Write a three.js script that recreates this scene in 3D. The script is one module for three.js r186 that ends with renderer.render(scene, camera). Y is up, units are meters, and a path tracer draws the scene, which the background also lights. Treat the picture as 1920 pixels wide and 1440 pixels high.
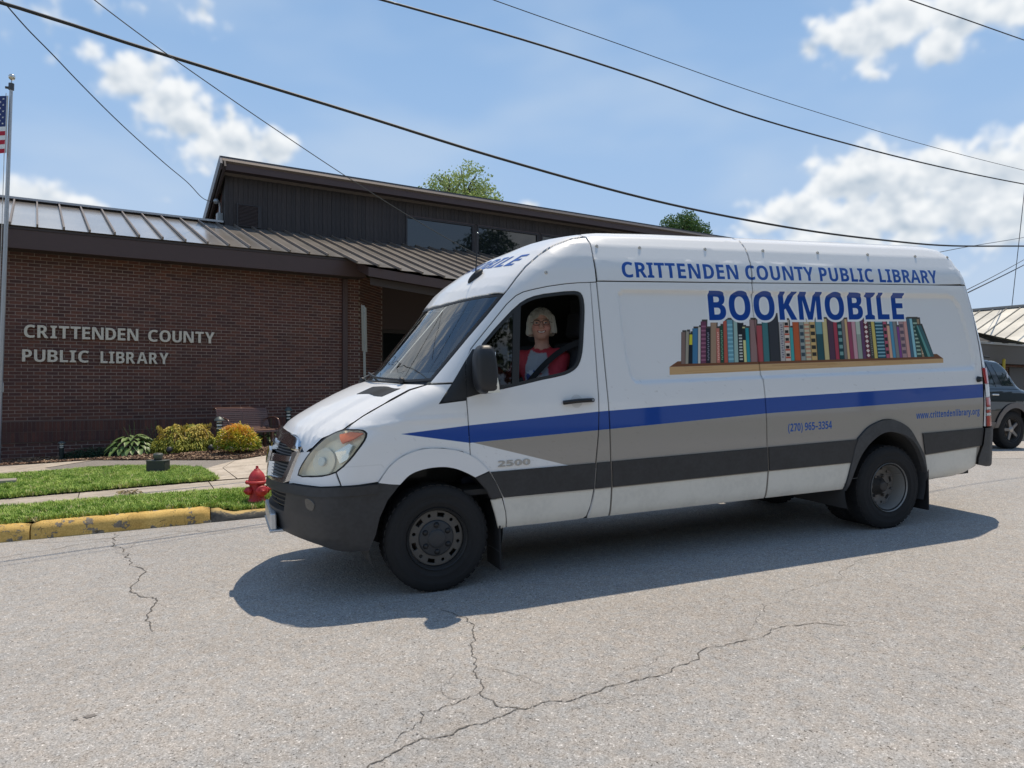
import * as THREE from 'three';
import { mergeGeometries } from 'three/addons/utils/BufferGeometryUtils.js';
import { RoundedBoxGeometry } from 'three/addons/geometries/RoundedBoxGeometry.js';
import { TextGeometry } from 'three/addons/geometries/TextGeometry.js';
import { FontLoader } from 'three/addons/loaders/FontLoader.js';
import { ImprovedNoise } from 'three/addons/math/ImprovedNoise.js';
import { MarchingCubes } from 'three/addons/objects/MarchingCubes.js';

// ---------------------------------------------------------------- camera, sky, sun, exposure
// world axes: x along the library's front wall, y up, z from the wall towards the street
const scene = new THREE.Scene();
const camera = new THREE.PerspectiveCamera(54.43, 4 / 3, 0.1, 1200);
camera.position.set(0, 1.6247, 0);
camera.lookAt(0.5386, 1.6247 + 0.00714, -0.8425);
const renderer = new THREE.WebGLRenderer({ antialias: true });
renderer.toneMapping = THREE.LinearToneMapping;
renderer.toneMappingExposure = 1.0;
renderer.shadowMap.enabled = true;
const SUN = new THREE.Vector3(0.329, 1.018, -0.208).normalize();
const sun = new THREE.DirectionalLight(0xfff1dc, 4.0);
sun.position.copy(SUN).multiplyScalar(60);
sun.castShadow = true;
Object.assign(sun.shadow.camera, { left: -40, right: 40, top: 40, bottom: -40, near: 1, far: 160 });
sun.shadow.mapSize.set(4096, 4096);
scene.add(sun, sun.target);

// seeded helpers
function rng(seed) { let s = seed | 0; return () => { s = (s + 0x6d2b79f5) | 0; let t = Math.imul(s ^ (s >>> 15), 1 | s); t = (t + Math.imul(t ^ (t >>> 7), 61 | t)) ^ t; return ((t ^ (t >>> 14)) >>> 0) / 4294967296; }; }
const PN = new ImprovedNoise();
const noise = (x, y, z) => PN.noise(x, y, z);
const clamp = (x, a = 0, b = 1) => Math.min(b, Math.max(a, x));
const sst = (a, b, x) => { const t = clamp((x - a) / (b - a)); return t * t * (3 - 2 * t); };
const lerp = (a, b, t) => a + (b - a) * t;
function fbm(x, y, z, o) { let s = 0, a = 0.5; for (let i = 0; i < o; i++) { s += a * noise(x, y, z); x = x * 2.03 + 7.1; y = y * 2.03 + 3.7; z = z * 2.03 + 1.3; a *= 0.52; } return s; }

{ // sky: hazy blue with summer cumulus, azimuth / elevation in radians
  const W = 2048, H = 1024, data = new Float32Array(W * H * 4);
  // [azimuth, elevation, half width, half height, fullness]
  const C = [[-1.487, .352, .026, .024, .9], [-1.464, .356, .034, .029, 1], [-1.438, .338, .043, .034, 1], [-1.414, .321, .042, .034, 1], [-1.383, .303, .045, .032, 1], [-1.352, .295, .04, .025, 1], [-1.317, .301, .032, .022, 1],
    [-1.574, .208, .045, .024, 1], [-1.527, .207, .03, .013, .9], [-1.396, .439, .018, .022, .55],
    [-.575, .412, .04, .03, 1], [-.545, .405, .04, .034, 1], [-.51, .412, .046, .034, 1], [-.46, .412, .062, .036, 1], [-.412, .402, .035, .03, 1], [-.484, .385, .03, .026, 1],
    [-.596, .243, .032, .034, 1], [-.633, .218, .046, .026, 1], [-.567, .24, .039, .033, 1], [-.521, .24, .04, .036, 1], [-.485, .249, .042, .038, 1], [-.44, .222, .047, .036, 1], [-.549, .2, .118, .034, 1], [-.42, .19, .06, .034, 1], [-.671, .205, .055, .018, .6],
    [-.977, .242, .022, .011, .7], [-1.517, .382, .022, .03, .45], [-.62, .402, .024, .02, .5], [-1.365, .332, .016, .026, .4], [-1.437, .227, .024, .005, .4], [-.549, .363, .02, .011, .4],
    [-.3, .2, .1, .04, 1], [-.2, .25, .06, .05, 1], [-.36, .45, .04, .03, 1], [-.08, .17, .08, .03, 1], [-1.75, .22, .07, .03, 1], [-1.9, .3, .09, .05, 1], [-2.05, .24, .1, .04, 1], [-1.75, .56, .3, .15, 1], [-1.6, .62, .11, .06, 1], [-1.92, .6, .13, .09, 1], [-1.82, .5, .1, .04, 1], [-.52, .205, .16, .05, 1], [-.43, .235, .08, .045, 1], [-.56, .25, .06, .04, 1], [-.33, .22, .1, .06, 1]];
  const r = rng(5);
  for (let i = 0; i < 18; i++) { // the same cloud cover goes on round the rest of the sky
    const az = 0.35 + r() * 3.7, el = 0.1 + r() * r() * .6, s = 0.05 + r() * 0.09;
    for (let k = 0; k < 4; k++) C.push([az + (r() - .5) * s * 3.2, el + (r() - .5) * s * .9, s * (.7 + r() * .6), s * (.45 + r() * .3), 1]);
  }
  for (let y = 0; y < H; y++) {
    const el = (y + .5) / H * Math.PI - Math.PI / 2, ce = Math.cos(el), se = Math.sin(el);
    for (let x = 0; x < W; x++) {
      const az = (x + .5) / W * 2 * Math.PI - Math.PI, dx = ce * Math.cos(az), dz = ce * Math.sin(az), i = (y * W + x) * 4;
      const h = Math.max(0, se);
      const hz = Math.exp(-h * 4.6), up = sst(.25, .95, h);
      let R = lerp(lerp(.265, .10, up), .6, hz), G = lerp(lerp(.47, .225, up), .71, hz), B = lerp(lerp(.79, .48, up), .85, hz);
      const cs = dx * SUN.x + se * SUN.y + dz * SUN.z, glow = Math.pow(Math.max(0, cs), 24) * .25;
      R += glow * .9; G += glow * .8; B += glow * .55;
      if (se > -.02) {
        // thin high veil
        const veil = sst(-.1, .5, fbm(dx * 3.1 + 4, se * 7.5, dz * 3.1, 4) + .1) * .38;
        R = lerp(R, .62, veil); G = lerp(G, .72, veil); B = lerp(B, .84, veil);
        let d = -9, top = 0;
        for (const c of C) {
          let da = az - c[0]; if (da > Math.PI) da -= 2 * Math.PI; if (da < -Math.PI) da += 2 * Math.PI;
          da *= ce; const de = el - c[1];
          if (Math.abs(da) > c[2] * 1.9 || Math.abs(de) > c[3] * 1.9) continue;
          const q = (1 - Math.hypot(da / c[2], de / c[3])) * 1.0 - (1 - c[4]) * .75;
          if (q > d) { d = q; top = de / c[3]; }
        }
        if (d > -1) {
          const n1 = fbm(dx * 30, se * 34, dz * 30, 6), n2 = fbm(dx * 30 + .12, se * 34 + .34, dz * 30, 5);
          const q = d + n1 * 1.25;
          const a = sst(-.22, .44, q) * .96;
          if (a > 0) {
            const lit = clamp(.74 + (n1 - n2) * 1.2 + top * .24 - sst(.25, 1.1, q) * .2);
            R = lerp(R, lerp(.46, .95, lit), a); G = lerp(G, lerp(.55, .97, lit), a); B = lerp(B, lerp(.65, .98, lit), a);
          }
        }
      } else { const t = sst(-.02, -.2, se); R = lerp(R, .2, t); G = lerp(G, .19, t); B = lerp(B, .16, t); }
      data[i] = R; data[i + 1] = G; data[i + 2] = B; data[i + 3] = 1;
    }
  }
  const t = new THREE.DataTexture(data, W, H, THREE.RGBAFormat, THREE.FloatType);
  t.mapping = THREE.EquirectangularReflectionMapping; t.magFilter = t.minFilter = THREE.LinearFilter; t.colorSpace = THREE.LinearSRGBColorSpace; t.wrapS = THREE.RepeatWrapping; t.needsUpdate = true;
  scene.background = t; scene.environment = t;
}

// ---------------------------------------------------------------- helpers for things and parts
const taken = new Map();
function numbered(name) { const n = taken.get(name) ?? 0; taken.set(name, n + 1); return n ? name + '_' + String(n).padStart(3, '0') : name; }
function tag(o, label, category, group, kind) { if (label) o.userData.label = label; if (category) o.userData.category = category; if (group) o.userData.group = group; if (kind) o.userData.kind = kind; return o; }
function thing(name, label, category, pos, group) { const o = new THREE.Group(); o.name = numbered(name); scene.add(o); if (pos) o.position.copy(pos); return tag(o, label, category, group); }
function shade(m) { m.castShadow = true; m.receiveShadow = true; return m; }
function part(name, geo, mat, parent, label) { const m = shade(new THREE.Mesh(Array.isArray(geo) ? mergeGeometries(geo.map(plain)) : geo, mat)); m.name = name; parent.add(m); if (label) m.userData.label = label; return m; }
function solo(name, geo, mat, label, category, group, kind) { const m = shade(new THREE.Mesh(Array.isArray(geo) ? mergeGeometries(geo.map(plain)) : geo, mat)); m.name = numbered(name); scene.add(m); return tag(m, label, category, group, kind); }
function plain(g) { g = g.index ? g.toNonIndexed() : g; for (const k of Object.keys(g.attributes)) if (!['position', 'normal', 'uv'].includes(k)) g.deleteAttribute(k); if (!g.attributes.uv) g.setAttribute('uv', new THREE.BufferAttribute(new Float32Array(g.attributes.position.count * 2), 2)); return g; }
const V = (x, y, z) => new THREE.Vector3(x, y, z);
const std = (r, g, b, rough = .8, metal = 0, more = {}) => new THREE.MeshStandardMaterial({ color: new THREE.Color().setRGB(r, g, b), roughness: rough, metalness: metal, side: THREE.DoubleSide, ...more });
const phys = (r, g, b, more) => new THREE.MeshPhysicalMaterial({ color: new THREE.Color().setRGB(r, g, b), side: THREE.DoubleSide, ...more });
function box(x0, x1, y0, y1, z0, z1) { const g = new THREE.BoxGeometry(x1 - x0, y1 - y0, z1 - z0); g.translate((x0 + x1) / 2, (y0 + y1) / 2, (z0 + z1) / 2); return g; }
function rbox(x0, x1, y0, y1, z0, z1, r = .02, s = 2) { const g = new RoundedBoxGeometry(x1 - x0, y1 - y0, z1 - z0, s, r); g.translate((x0 + x1) / 2, (y0 + y1) / 2, (z0 + z1) / 2); return g; }
function tube(pts, r, n = 8, seg) { return new THREE.TubeGeometry(new THREE.CatmullRomCurve3(pts.map((p) => (p.isVector3 ? p : V(...p)))), seg ?? pts.length * 5, r, n, false); }
function rod(a, b, r0, r1 = r0, n = 12) { a = a.isVector3 ? a : V(...a); b = b.isVector3 ? b : V(...b); const g = new THREE.CylinderGeometry(r1, r0, a.distanceTo(b), n); g.applyQuaternion(new THREE.Quaternion().setFromUnitVectors(V(0, 1, 0), b.clone().sub(a).normalize())); g.translate((a.x + b.x) / 2, (a.y + b.y) / 2, (a.z + b.z) / 2); return g; }
function lathe(pts, n = 32) { return new THREE.LatheGeometry(pts.map((p) => new THREE.Vector2(p[0], p[1])), n); }
function dataTex(w, h, fn, { srgb = true, repeat } = {}) { // fn(x, y) -> [r, g, b] in 0..1, display values when srgb
  const d = new Uint8Array(w * h * 4);
  for (let y = 0; y < h; y++) for (let x = 0; x < w; x++) { const c = fn(x, y), i = (y * w + x) * 4; d[i] = clamp(c[0]) * 255; d[i + 1] = clamp(c[1]) * 255; d[i + 2] = clamp(c[2]) * 255; d[i + 3] = 255; }
  const t = new THREE.DataTexture(d, w, h); t.magFilter = THREE.LinearFilter; t.minFilter = THREE.LinearMipmapLinearFilter; t.generateMipmaps = true;
  t.wrapS = t.wrapT = THREE.RepeatWrapping; if (srgb) t.colorSpace = THREE.SRGBColorSpace; if (repeat) t.repeat.set(repeat[0], repeat[1]); t.needsUpdate = true; return t;
}
const lin2s = (x) => (x <= .0031308 ? x * 12.92 : 1.055 * Math.pow(x, 1 / 2.4) - .055);
// tileable value noise grid
function tileNoise(n, seed) { const r = rng(seed), g = Float32Array.from({ length: n * n }, () => r()); return (u, v) => { u = (u % 1 + 1) % 1 * n; v = (v % 1 + 1) % 1 * n; const i = Math.floor(u), j = Math.floor(v); let a = u - i, b = v - j; a = a * a * (3 - 2 * a); b = b * b * (3 - 2 * b); const I = (i + 1) % n, J = (j + 1) % n; return lerp(lerp(g[j % n * n + i % n], g[j % n * n + I], a), lerp(g[J * n + i % n], g[J * n + I], a), b); }; }

// a polygon in a 2-D domain, cut along a grid and carried onto a surface: map(a, b) -> { p: Vector3, n: Vector3 }
function polyMesh(contour, holes, cell, map, { uv, skirt = 0, offset = 0, color } = {}) {
  const v2 = (l) => l.map((p) => new THREE.Vector2(p[0], p[1]));
  let c = v2(contour), hs = (holes ?? []).map(v2);
  if (THREE.ShapeUtils.isClockWise(c)) c.reverse();
  hs.forEach((h) => { if (!THREE.ShapeUtils.isClockWise(h)) h.reverse(); });
  const tris = THREE.ShapeUtils.triangulateShape(c, hs), all = [c, ...hs].flat();
  const pos = [], nor = [], uvs = [], idx = [], col = [], key = new Map();
  const cx = Array.isArray(cell) ? cell[0] : cell, cy = Array.isArray(cell) ? cell[1] : cell;
  const vert = (a, b) => {
    const k = Math.round(a * 2e4) + ',' + Math.round(b * 2e4); if (key.has(k)) return key.get(k);
    const q = map(a, b), i = pos.length / 3; pos.push(q.p.x + q.n.x * offset, q.p.y + q.n.y * offset, q.p.z + q.n.z * offset); nor.push(q.n.x, q.n.y, q.n.z);
    const t = uv ? uv(q.p, a, b) : [a, b]; uvs.push(t[0], t[1]); if (color) col.push(...color(q.p, a, b)); key.set(k, i); return i;
  };
  const A = V(), B = V(), N = V();
  const emit = (i, j, k) => { if (i === j || j === k || i === k) return; A.set(pos[j * 3] - pos[i * 3], pos[j * 3 + 1] - pos[i * 3 + 1], pos[j * 3 + 2] - pos[i * 3 + 2]); B.set(pos[k * 3] - pos[i * 3], pos[k * 3 + 1] - pos[i * 3 + 1], pos[k * 3 + 2] - pos[i * 3 + 2]); N.crossVectors(A, B); if (N.lengthSq() < 1e-16) return; if (N.x * nor[i * 3] + N.y * nor[i * 3 + 1] + N.z * nor[i * 3 + 2] < 0) idx.push(i, k, j); else idx.push(i, j, k); };
  const cut = (P, ax, v, up) => { const o = []; for (let i = 0; i < P.length; i++) { const p = P[i], q = P[(i + 1) % P.length], a = up ? p[ax] <= v : p[ax] >= v, b = up ? q[ax] <= v : q[ax] >= v; if (a) o.push(p); if (a !== b) { const t = (v - p[ax]) / (q[ax] - p[ax]), z = [0, 0]; z[ax] = v; z[1 - ax] = p[1 - ax] + (q[1 - ax] - p[1 - ax]) * t; o.push(z); } } return o; };
  for (const t of tris) {
    const T = t.map((i) => [all[i].x, all[i].y]), x0 = Math.min(...T.map((p) => p[0])), x1 = Math.max(...T.map((p) => p[0])), y0 = Math.min(...T.map((p) => p[1])), y1 = Math.max(...T.map((p) => p[1]));
    for (let i = Math.floor(x0 / cx); i <= Math.floor(x1 / cx); i++) {
      let P = cut(cut(T, 0, i * cx, false), 0, (i + 1) * cx, true); if (P.length < 3) continue;
      for (let j = Math.floor(y0 / cy); j <= Math.floor(y1 / cy); j++) {
        const Q = cut(cut(P, 1, j * cy, false), 1, (j + 1) * cy, true); if (Q.length < 3) continue;
        const v = Q.map((p) => vert(p[0], p[1])); for (let k = 1; k + 1 < v.length; k++) emit(v[0], v[k], v[k + 1]);
      }
    }
  }
  if (skirt) for (const L of [c, ...hs]) for (let i = 0; i < L.length; i++) {
    const p = L[i], q = L[(i + 1) % L.length], n = Math.max(1, Math.ceil(p.distanceTo(q) / Math.min(cx, cy)));
    let prev; for (let s = 0; s <= n; s++) {
      const w = map(lerp(p.x, q.x, s / n), lerp(p.y, q.y, s / n)), b = pos.length / 3, t = uv ? uv(w.p, 0, 0) : [0, 0];
      for (const d of [offset, offset - skirt]) { pos.push(w.p.x + w.n.x * d, w.p.y + w.n.y * d, w.p.z + w.n.z * d); nor.push(w.n.x, w.n.y, w.n.z); uvs.push(t[0], t[1]); if (color) col.push(...color(w.p, 0, 0)); }
      if (prev !== undefined) idx.push(prev, prev + 1, b, prev + 1, b + 1, b); prev = b;
    }
  }
  const g = new THREE.BufferGeometry(); g.setAttribute('position', new THREE.Float32BufferAttribute(pos, 3)); g.setAttribute('normal', new THREE.Float32BufferAttribute(nor, 3)); g.setAttribute('uv', new THREE.Float32BufferAttribute(uvs, 2)); if (color) g.setAttribute('color', new THREE.Float32BufferAttribute(col, 3)); g.setIndex(idx); return g;
}
function inset(poly, d) { // moves every edge of a closed outline inwards by d (outwards when negative)
  const a = poly.map((p) => new THREE.Vector2(p[0], p[1])); const s = THREE.ShapeUtils.isClockWise(a) ? -1 : 1;
  return a.map((p, i) => { const q = a[(i + a.length - 1) % a.length], r = a[(i + 1) % a.length]; const e = p.clone().sub(q).normalize(), f = r.clone().sub(p).normalize(); const n1 = [-e.y * s, e.x * s], n2 = [-f.y * s, f.x * s]; let x = n1[0] + n2[0], y = n1[1] + n2[1]; const l = Math.hypot(x, y) || 1; x /= l; y /= l; const k = Math.min(2, 1 / Math.max(.35, x * n1[0] + y * n1[1])); return [p.x + x * d * k, p.y + y * d * k]; });
}
function smooth(pts, n = 6, closed = false) { return new THREE.CatmullRomCurve3(pts.map((p) => V(p[0], p[1], p[2] ?? 0)), closed, 'centripetal').getPoints((pts.length - (closed ? 0 : 1)) * n).slice(0, closed ? -1 : undefined).map((p) => [p.x, p.y, p.z]); }

// the street: a plane that rises gently to the right; its frame has x along the kerb, y off the ground, z towards the viewer
const SX = V(.98017, .03766, .19452), SY = V(-.0412, .99905, .01421), SZ = V(-.1938, -.02194, .98079), SO = V(2.633, .19, -5.7274);
const crest = (x) => (x > 6.2 ? -.0625 * ((x - 6.2) - 1.6 * (1 - Math.exp(-(x - 6.2) / 1.6))) : x < -12 ? .036 * (-12 - x) : 0);
function SW(x, y, z) { return SO.clone().addScaledVector(SX, x).addScaledVector(SY, y + crest(x)).addScaledVector(SZ, z); }
const SQ = new THREE.Quaternion().setFromRotationMatrix(new THREE.Matrix4().makeBasis(SX, SY, SZ));
const YAW = Math.atan2(-SX.z, SX.x);
const streetMap = (h) => (a, b) => ({ p: SW(a, typeof h === 'function' ? h(a, b) : h, b), n: SY });
// street coordinates of a world point
const toStreet = (p) => { const q = p.clone().sub(SO); return V(q.dot(SX), q.dot(SY), q.dot(SZ)); };
const groundY = (wx, wz, h = .15) => { let y = 0; for (let i = 0; i < 4; i++) { const s = toStreet(V(wx, y, wz)); y += h + crest(s.x) - s.y; } return y; };

// ---------------------------------------------------------------- ground
const structure = (name, geo, mat) => { const m = shade(new THREE.Mesh(geo, mat)); m.name = numbered(name); m.userData.kind = 'structure'; scene.add(m); return m; };
const metres = (s) => (p, a, b) => [a / s, b / s];
const asphaltTex = (() => { // sun-bleached asphalt: stones, sand and pits
  const n1 = tileNoise(420, 11), n2 = tileNoise(800, 12), n3 = tileNoise(90, 13), n4 = tileNoise(24, 15), r = rng(14);
  return dataTex(2048, 2048, (x, y) => {
    const u = x / 2048, v = y / 2048; let k = .60 + (n1(u, v) - .5) * .10 + (n2(u, v) - .5) * .16 + (n3(u, v) - .5) * .03 + (n4(u, v) - .5) * .02 + (r() - .5) * .12;
    const st = n1(u + .37, v + .11) * .6 + n2(u + .2, v + .7) * .4; if (st > .72) k += (st - .72) * 1.5; if (st < .29) k -= (.28 - st) * 2.0;
    const w = (n3(u + .5, v) - .5) * .02; return [k + .018 + w, k, k - .022 - w];
  });
})();
const asphaltBump = dataTex(1024, 1024, (() => { const a = tileNoise(300, 21), b = tileNoise(500, 22); return (x, y) => { const k = a(x / 1024, y / 1024) * .6 + b(x / 1024, y / 1024) * .4; return [k, k, k]; }; })(), { srgb: false });
const roadMat = new THREE.MeshStandardMaterial({ map: asphaltTex, bumpMap: asphaltBump, bumpScale: .004, roughness: .93, vertexColors: true });
const patchy = (s, amp, warm = 0) => (p, a, b) => { const k = 1 + amp * (fbm(a * s, b * s * 1.4, 3.3, 4)) * 2, w = warm * fbm(a * s * .7 + 9, b * s, 8.1, 3); return [k * (1 + w), k, k * (1 - w)]; };
const road = structure('road', polyMesh([[-70, -2.56], [120, -2.56], [120, 9], [-70, 9]], null, .5, streetMap(0), { uv: metres(3.4), color: patchy(.45, .1, .035) }), roadMat);
{ // cracks, flat ribbons whose dark colour stands in for groove shade, and a construction seam beside the kerb
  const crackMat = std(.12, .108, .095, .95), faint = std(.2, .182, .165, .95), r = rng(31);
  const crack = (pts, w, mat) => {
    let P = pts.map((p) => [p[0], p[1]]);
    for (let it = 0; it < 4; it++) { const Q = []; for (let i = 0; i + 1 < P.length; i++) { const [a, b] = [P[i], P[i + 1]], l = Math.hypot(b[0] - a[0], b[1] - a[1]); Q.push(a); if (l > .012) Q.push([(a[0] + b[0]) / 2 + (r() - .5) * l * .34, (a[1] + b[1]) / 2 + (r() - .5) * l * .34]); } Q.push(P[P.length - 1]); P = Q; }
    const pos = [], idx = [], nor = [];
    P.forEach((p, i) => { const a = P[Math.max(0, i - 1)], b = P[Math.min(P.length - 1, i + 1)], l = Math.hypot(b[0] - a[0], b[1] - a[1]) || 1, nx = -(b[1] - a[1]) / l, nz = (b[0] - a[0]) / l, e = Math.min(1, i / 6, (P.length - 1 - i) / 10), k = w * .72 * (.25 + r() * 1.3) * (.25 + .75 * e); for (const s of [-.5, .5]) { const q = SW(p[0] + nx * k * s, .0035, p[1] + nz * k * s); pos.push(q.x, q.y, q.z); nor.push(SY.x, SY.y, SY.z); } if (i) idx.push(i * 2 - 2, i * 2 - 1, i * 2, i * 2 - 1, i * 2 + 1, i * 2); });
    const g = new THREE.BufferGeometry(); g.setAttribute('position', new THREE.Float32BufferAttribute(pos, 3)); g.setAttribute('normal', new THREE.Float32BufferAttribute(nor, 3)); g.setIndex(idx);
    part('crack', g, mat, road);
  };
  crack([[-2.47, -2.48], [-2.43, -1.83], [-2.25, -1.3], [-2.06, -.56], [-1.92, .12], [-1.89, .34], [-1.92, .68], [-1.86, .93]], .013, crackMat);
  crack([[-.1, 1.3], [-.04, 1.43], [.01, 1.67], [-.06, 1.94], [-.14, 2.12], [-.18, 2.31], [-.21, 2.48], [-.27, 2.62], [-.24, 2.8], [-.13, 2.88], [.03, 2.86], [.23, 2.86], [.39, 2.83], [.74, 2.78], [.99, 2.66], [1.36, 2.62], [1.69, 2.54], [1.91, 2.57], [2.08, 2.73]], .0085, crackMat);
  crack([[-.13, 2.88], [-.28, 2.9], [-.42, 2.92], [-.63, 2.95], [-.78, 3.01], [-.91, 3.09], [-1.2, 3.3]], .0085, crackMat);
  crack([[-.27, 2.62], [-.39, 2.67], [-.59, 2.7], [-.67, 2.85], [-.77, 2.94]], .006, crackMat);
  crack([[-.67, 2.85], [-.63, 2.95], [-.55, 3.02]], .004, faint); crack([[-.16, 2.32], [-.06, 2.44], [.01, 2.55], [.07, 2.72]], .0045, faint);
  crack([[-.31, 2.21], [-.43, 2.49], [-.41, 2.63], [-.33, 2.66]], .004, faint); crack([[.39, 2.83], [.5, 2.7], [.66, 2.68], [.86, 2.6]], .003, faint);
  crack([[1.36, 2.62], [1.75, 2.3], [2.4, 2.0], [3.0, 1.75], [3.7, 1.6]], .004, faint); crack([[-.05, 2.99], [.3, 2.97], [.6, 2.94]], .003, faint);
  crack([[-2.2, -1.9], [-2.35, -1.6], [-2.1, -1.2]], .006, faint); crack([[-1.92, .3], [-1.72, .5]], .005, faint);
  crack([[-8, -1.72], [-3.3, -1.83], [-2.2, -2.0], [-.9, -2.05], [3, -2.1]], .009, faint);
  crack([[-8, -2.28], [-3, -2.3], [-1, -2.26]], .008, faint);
  // two oil drips
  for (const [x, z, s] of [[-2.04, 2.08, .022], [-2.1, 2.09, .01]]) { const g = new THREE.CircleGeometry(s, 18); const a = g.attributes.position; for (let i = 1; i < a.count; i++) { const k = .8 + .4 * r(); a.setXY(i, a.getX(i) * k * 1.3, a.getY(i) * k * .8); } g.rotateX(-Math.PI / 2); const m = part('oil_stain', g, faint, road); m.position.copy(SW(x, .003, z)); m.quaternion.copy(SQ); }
}
// the land under everything else, out to the horizon
const soilMat = std(.11, .125, .05, .97);
structure('ground', mergeGeometries([polyMesh([[-300, -300], [300, -300], [300, -15.9], [8.1, -15.9], [8.1, -2.7], [-300, -2.7]], null, 6, (a, b) => ({ p: SW(a, .0 - .3 * sst(-40, -60, a), b), n: SY })), polyMesh([[-300, 9], [300, 9], [300, 300], [-300, 300]], null, 6, (a, b) => ({ p: SW(a, .1, b), n: SY }))]), soilMat);

const kerbTex = (() => { // ochre road paint, crazed and flaked off the concrete
  const a = tileNoise(24, 41), b = tileNoise(70, 42), c = tileNoise(200, 43), d = tileNoise(12, 44);
  return dataTex(2048, 512, (x, y) => {
    const u = x / 2048, v = y / 512, q = a(u, v * .25) * .5 + b(u, v * .25) * .35 + c(u, v * .25) * .15;
    const line = Math.min(Math.abs(a(u + .3, v * .3) - .5), Math.abs(b(u + .1, v * .25) - .52) * 1.3);
    const grime = (c(u + .6, v * .25) - .5) * .1 + (d(u, v * .2) - .5) * .1;
    let bare = sst(.69, .75, q + (v < .42 ? .11 - v * .2 : 0)); const gap = (q > .46 && line < .011) ? .6 : 0;
    let col = [.80 + grime, .655 + grime, .36 + grime * .8]; col = col.map((k, i) => lerp(k, [.50, .46, .40][i] + grime, bare)); return col.map((k, i) => lerp(k, [.2, .17, .13][i], gap));
  });
})();
const kerbMat = new THREE.MeshStandardMaterial({ map: kerbTex, roughness: .85 });
const oldKerbTex = (() => { const a = tileNoise(30, 46), b = tileNoise(110, 47); return dataTex(1024, 256, (x, y) => { const u = x / 1024, v = y / 256, q = a(u, v * .25) * .6 + b(u, v * .25) * .4, y1 = sst(.2, .34, v + (q - .5) * .3); const g = .34 + (q - .5) * .24; return [lerp(g, .66 + q * .1, y1), lerp(g * .96, .55 + q * .1, y1), lerp(g * .88, .33 + q * .1, y1)]; }); })();
const oldKerbMat = new THREE.MeshStandardMaterial({ map: oldKerbTex, roughness: .9 });
function kerb(x0, x1, h, ramp, mat, label) {
  const prof = [[-2.555, -.03], [-2.562, .05], [-2.575, .6], [-2.6, .85], [-2.645, .98], [-2.70, 1], [-2.745, .97], [-2.76, .85], [-2.76, -.2]], n = Math.max(2, Math.ceil((x1 - x0) / .08)), pos = [], uv = [], idx = [], len = [0];
  for (let j = 1; j < prof.length; j++) len.push(len[j - 1] + Math.hypot(prof[j][0] - prof[j - 1][0], (prof[j][1] - prof[j - 1][1]) * h));
  const r = rng(Math.round(x0 * 100));
  for (let i = 0; i <= n; i++) { const x = lerp(x0, x1, i / n), e = Math.min((x - x0), (x1 - x)), rd = (1 - sst(0, .03, e)) * .02, hh = ramp ? lerp(ramp, h, sst(x0, x0 + .22, x)) : h; prof.forEach((q, j) => { const w = noise(x * 9, j * 1.7, 4) * .006; const p = SW(x, Math.max(q[1], 0) * hh - (q[1] < 0 ? .06 : 0) - (q[1] > .5 ? rd : 0) + (q[1] > .3 ? w : 0), q[0] + w - rd * (j < 4 ? 1 : 0)); pos.push(p.x, p.y, p.z); uv.push(x / 2.1, len[j] / len[len.length - 1]); }); }
  const m = prof.length; for (let i = 0; i < n; i++) for (let j = 0; j + 1 < m; j++) idx.push(i * m + j, (i + 1) * m + j, i * m + j + 1, (i + 1) * m + j, (i + 1) * m + j + 1, i * m + j + 1);
  for (const i of [0, n]) for (let j = 1; j + 1 < m; j++) idx.push(i * m, i * m + j, i * m + j + 1);
  const g = new THREE.BufferGeometry(); g.setAttribute('position', new THREE.Float32BufferAttribute(pos, 3)); g.setAttribute('uv', new THREE.Float32BufferAttribute(uv, 2)); g.setIndex(idx); g.computeVertexNormals();
  return solo('kerb', g, mat, label, 'kerb', 'kerb along the library side of the street');
}
kerb(-9.2, -3.236, .155, 0, kerbMat, 'yellow painted kerb section at the left edge, left of the open joint');
kerb(-3.224, -1.56, .16, 0, kerbMat, 'cracked yellow painted kerb section ending in a rounded shoulder before the hydrant');
kerb(-1.552, 1.5, .075, .15, oldKerbMat, 'low worn kerb dipping down in front of the red hydrant');
kerb(1.51, 8.0, .075, 0, oldKerbMat, 'low worn kerb hidden mostly behind the van');

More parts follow.
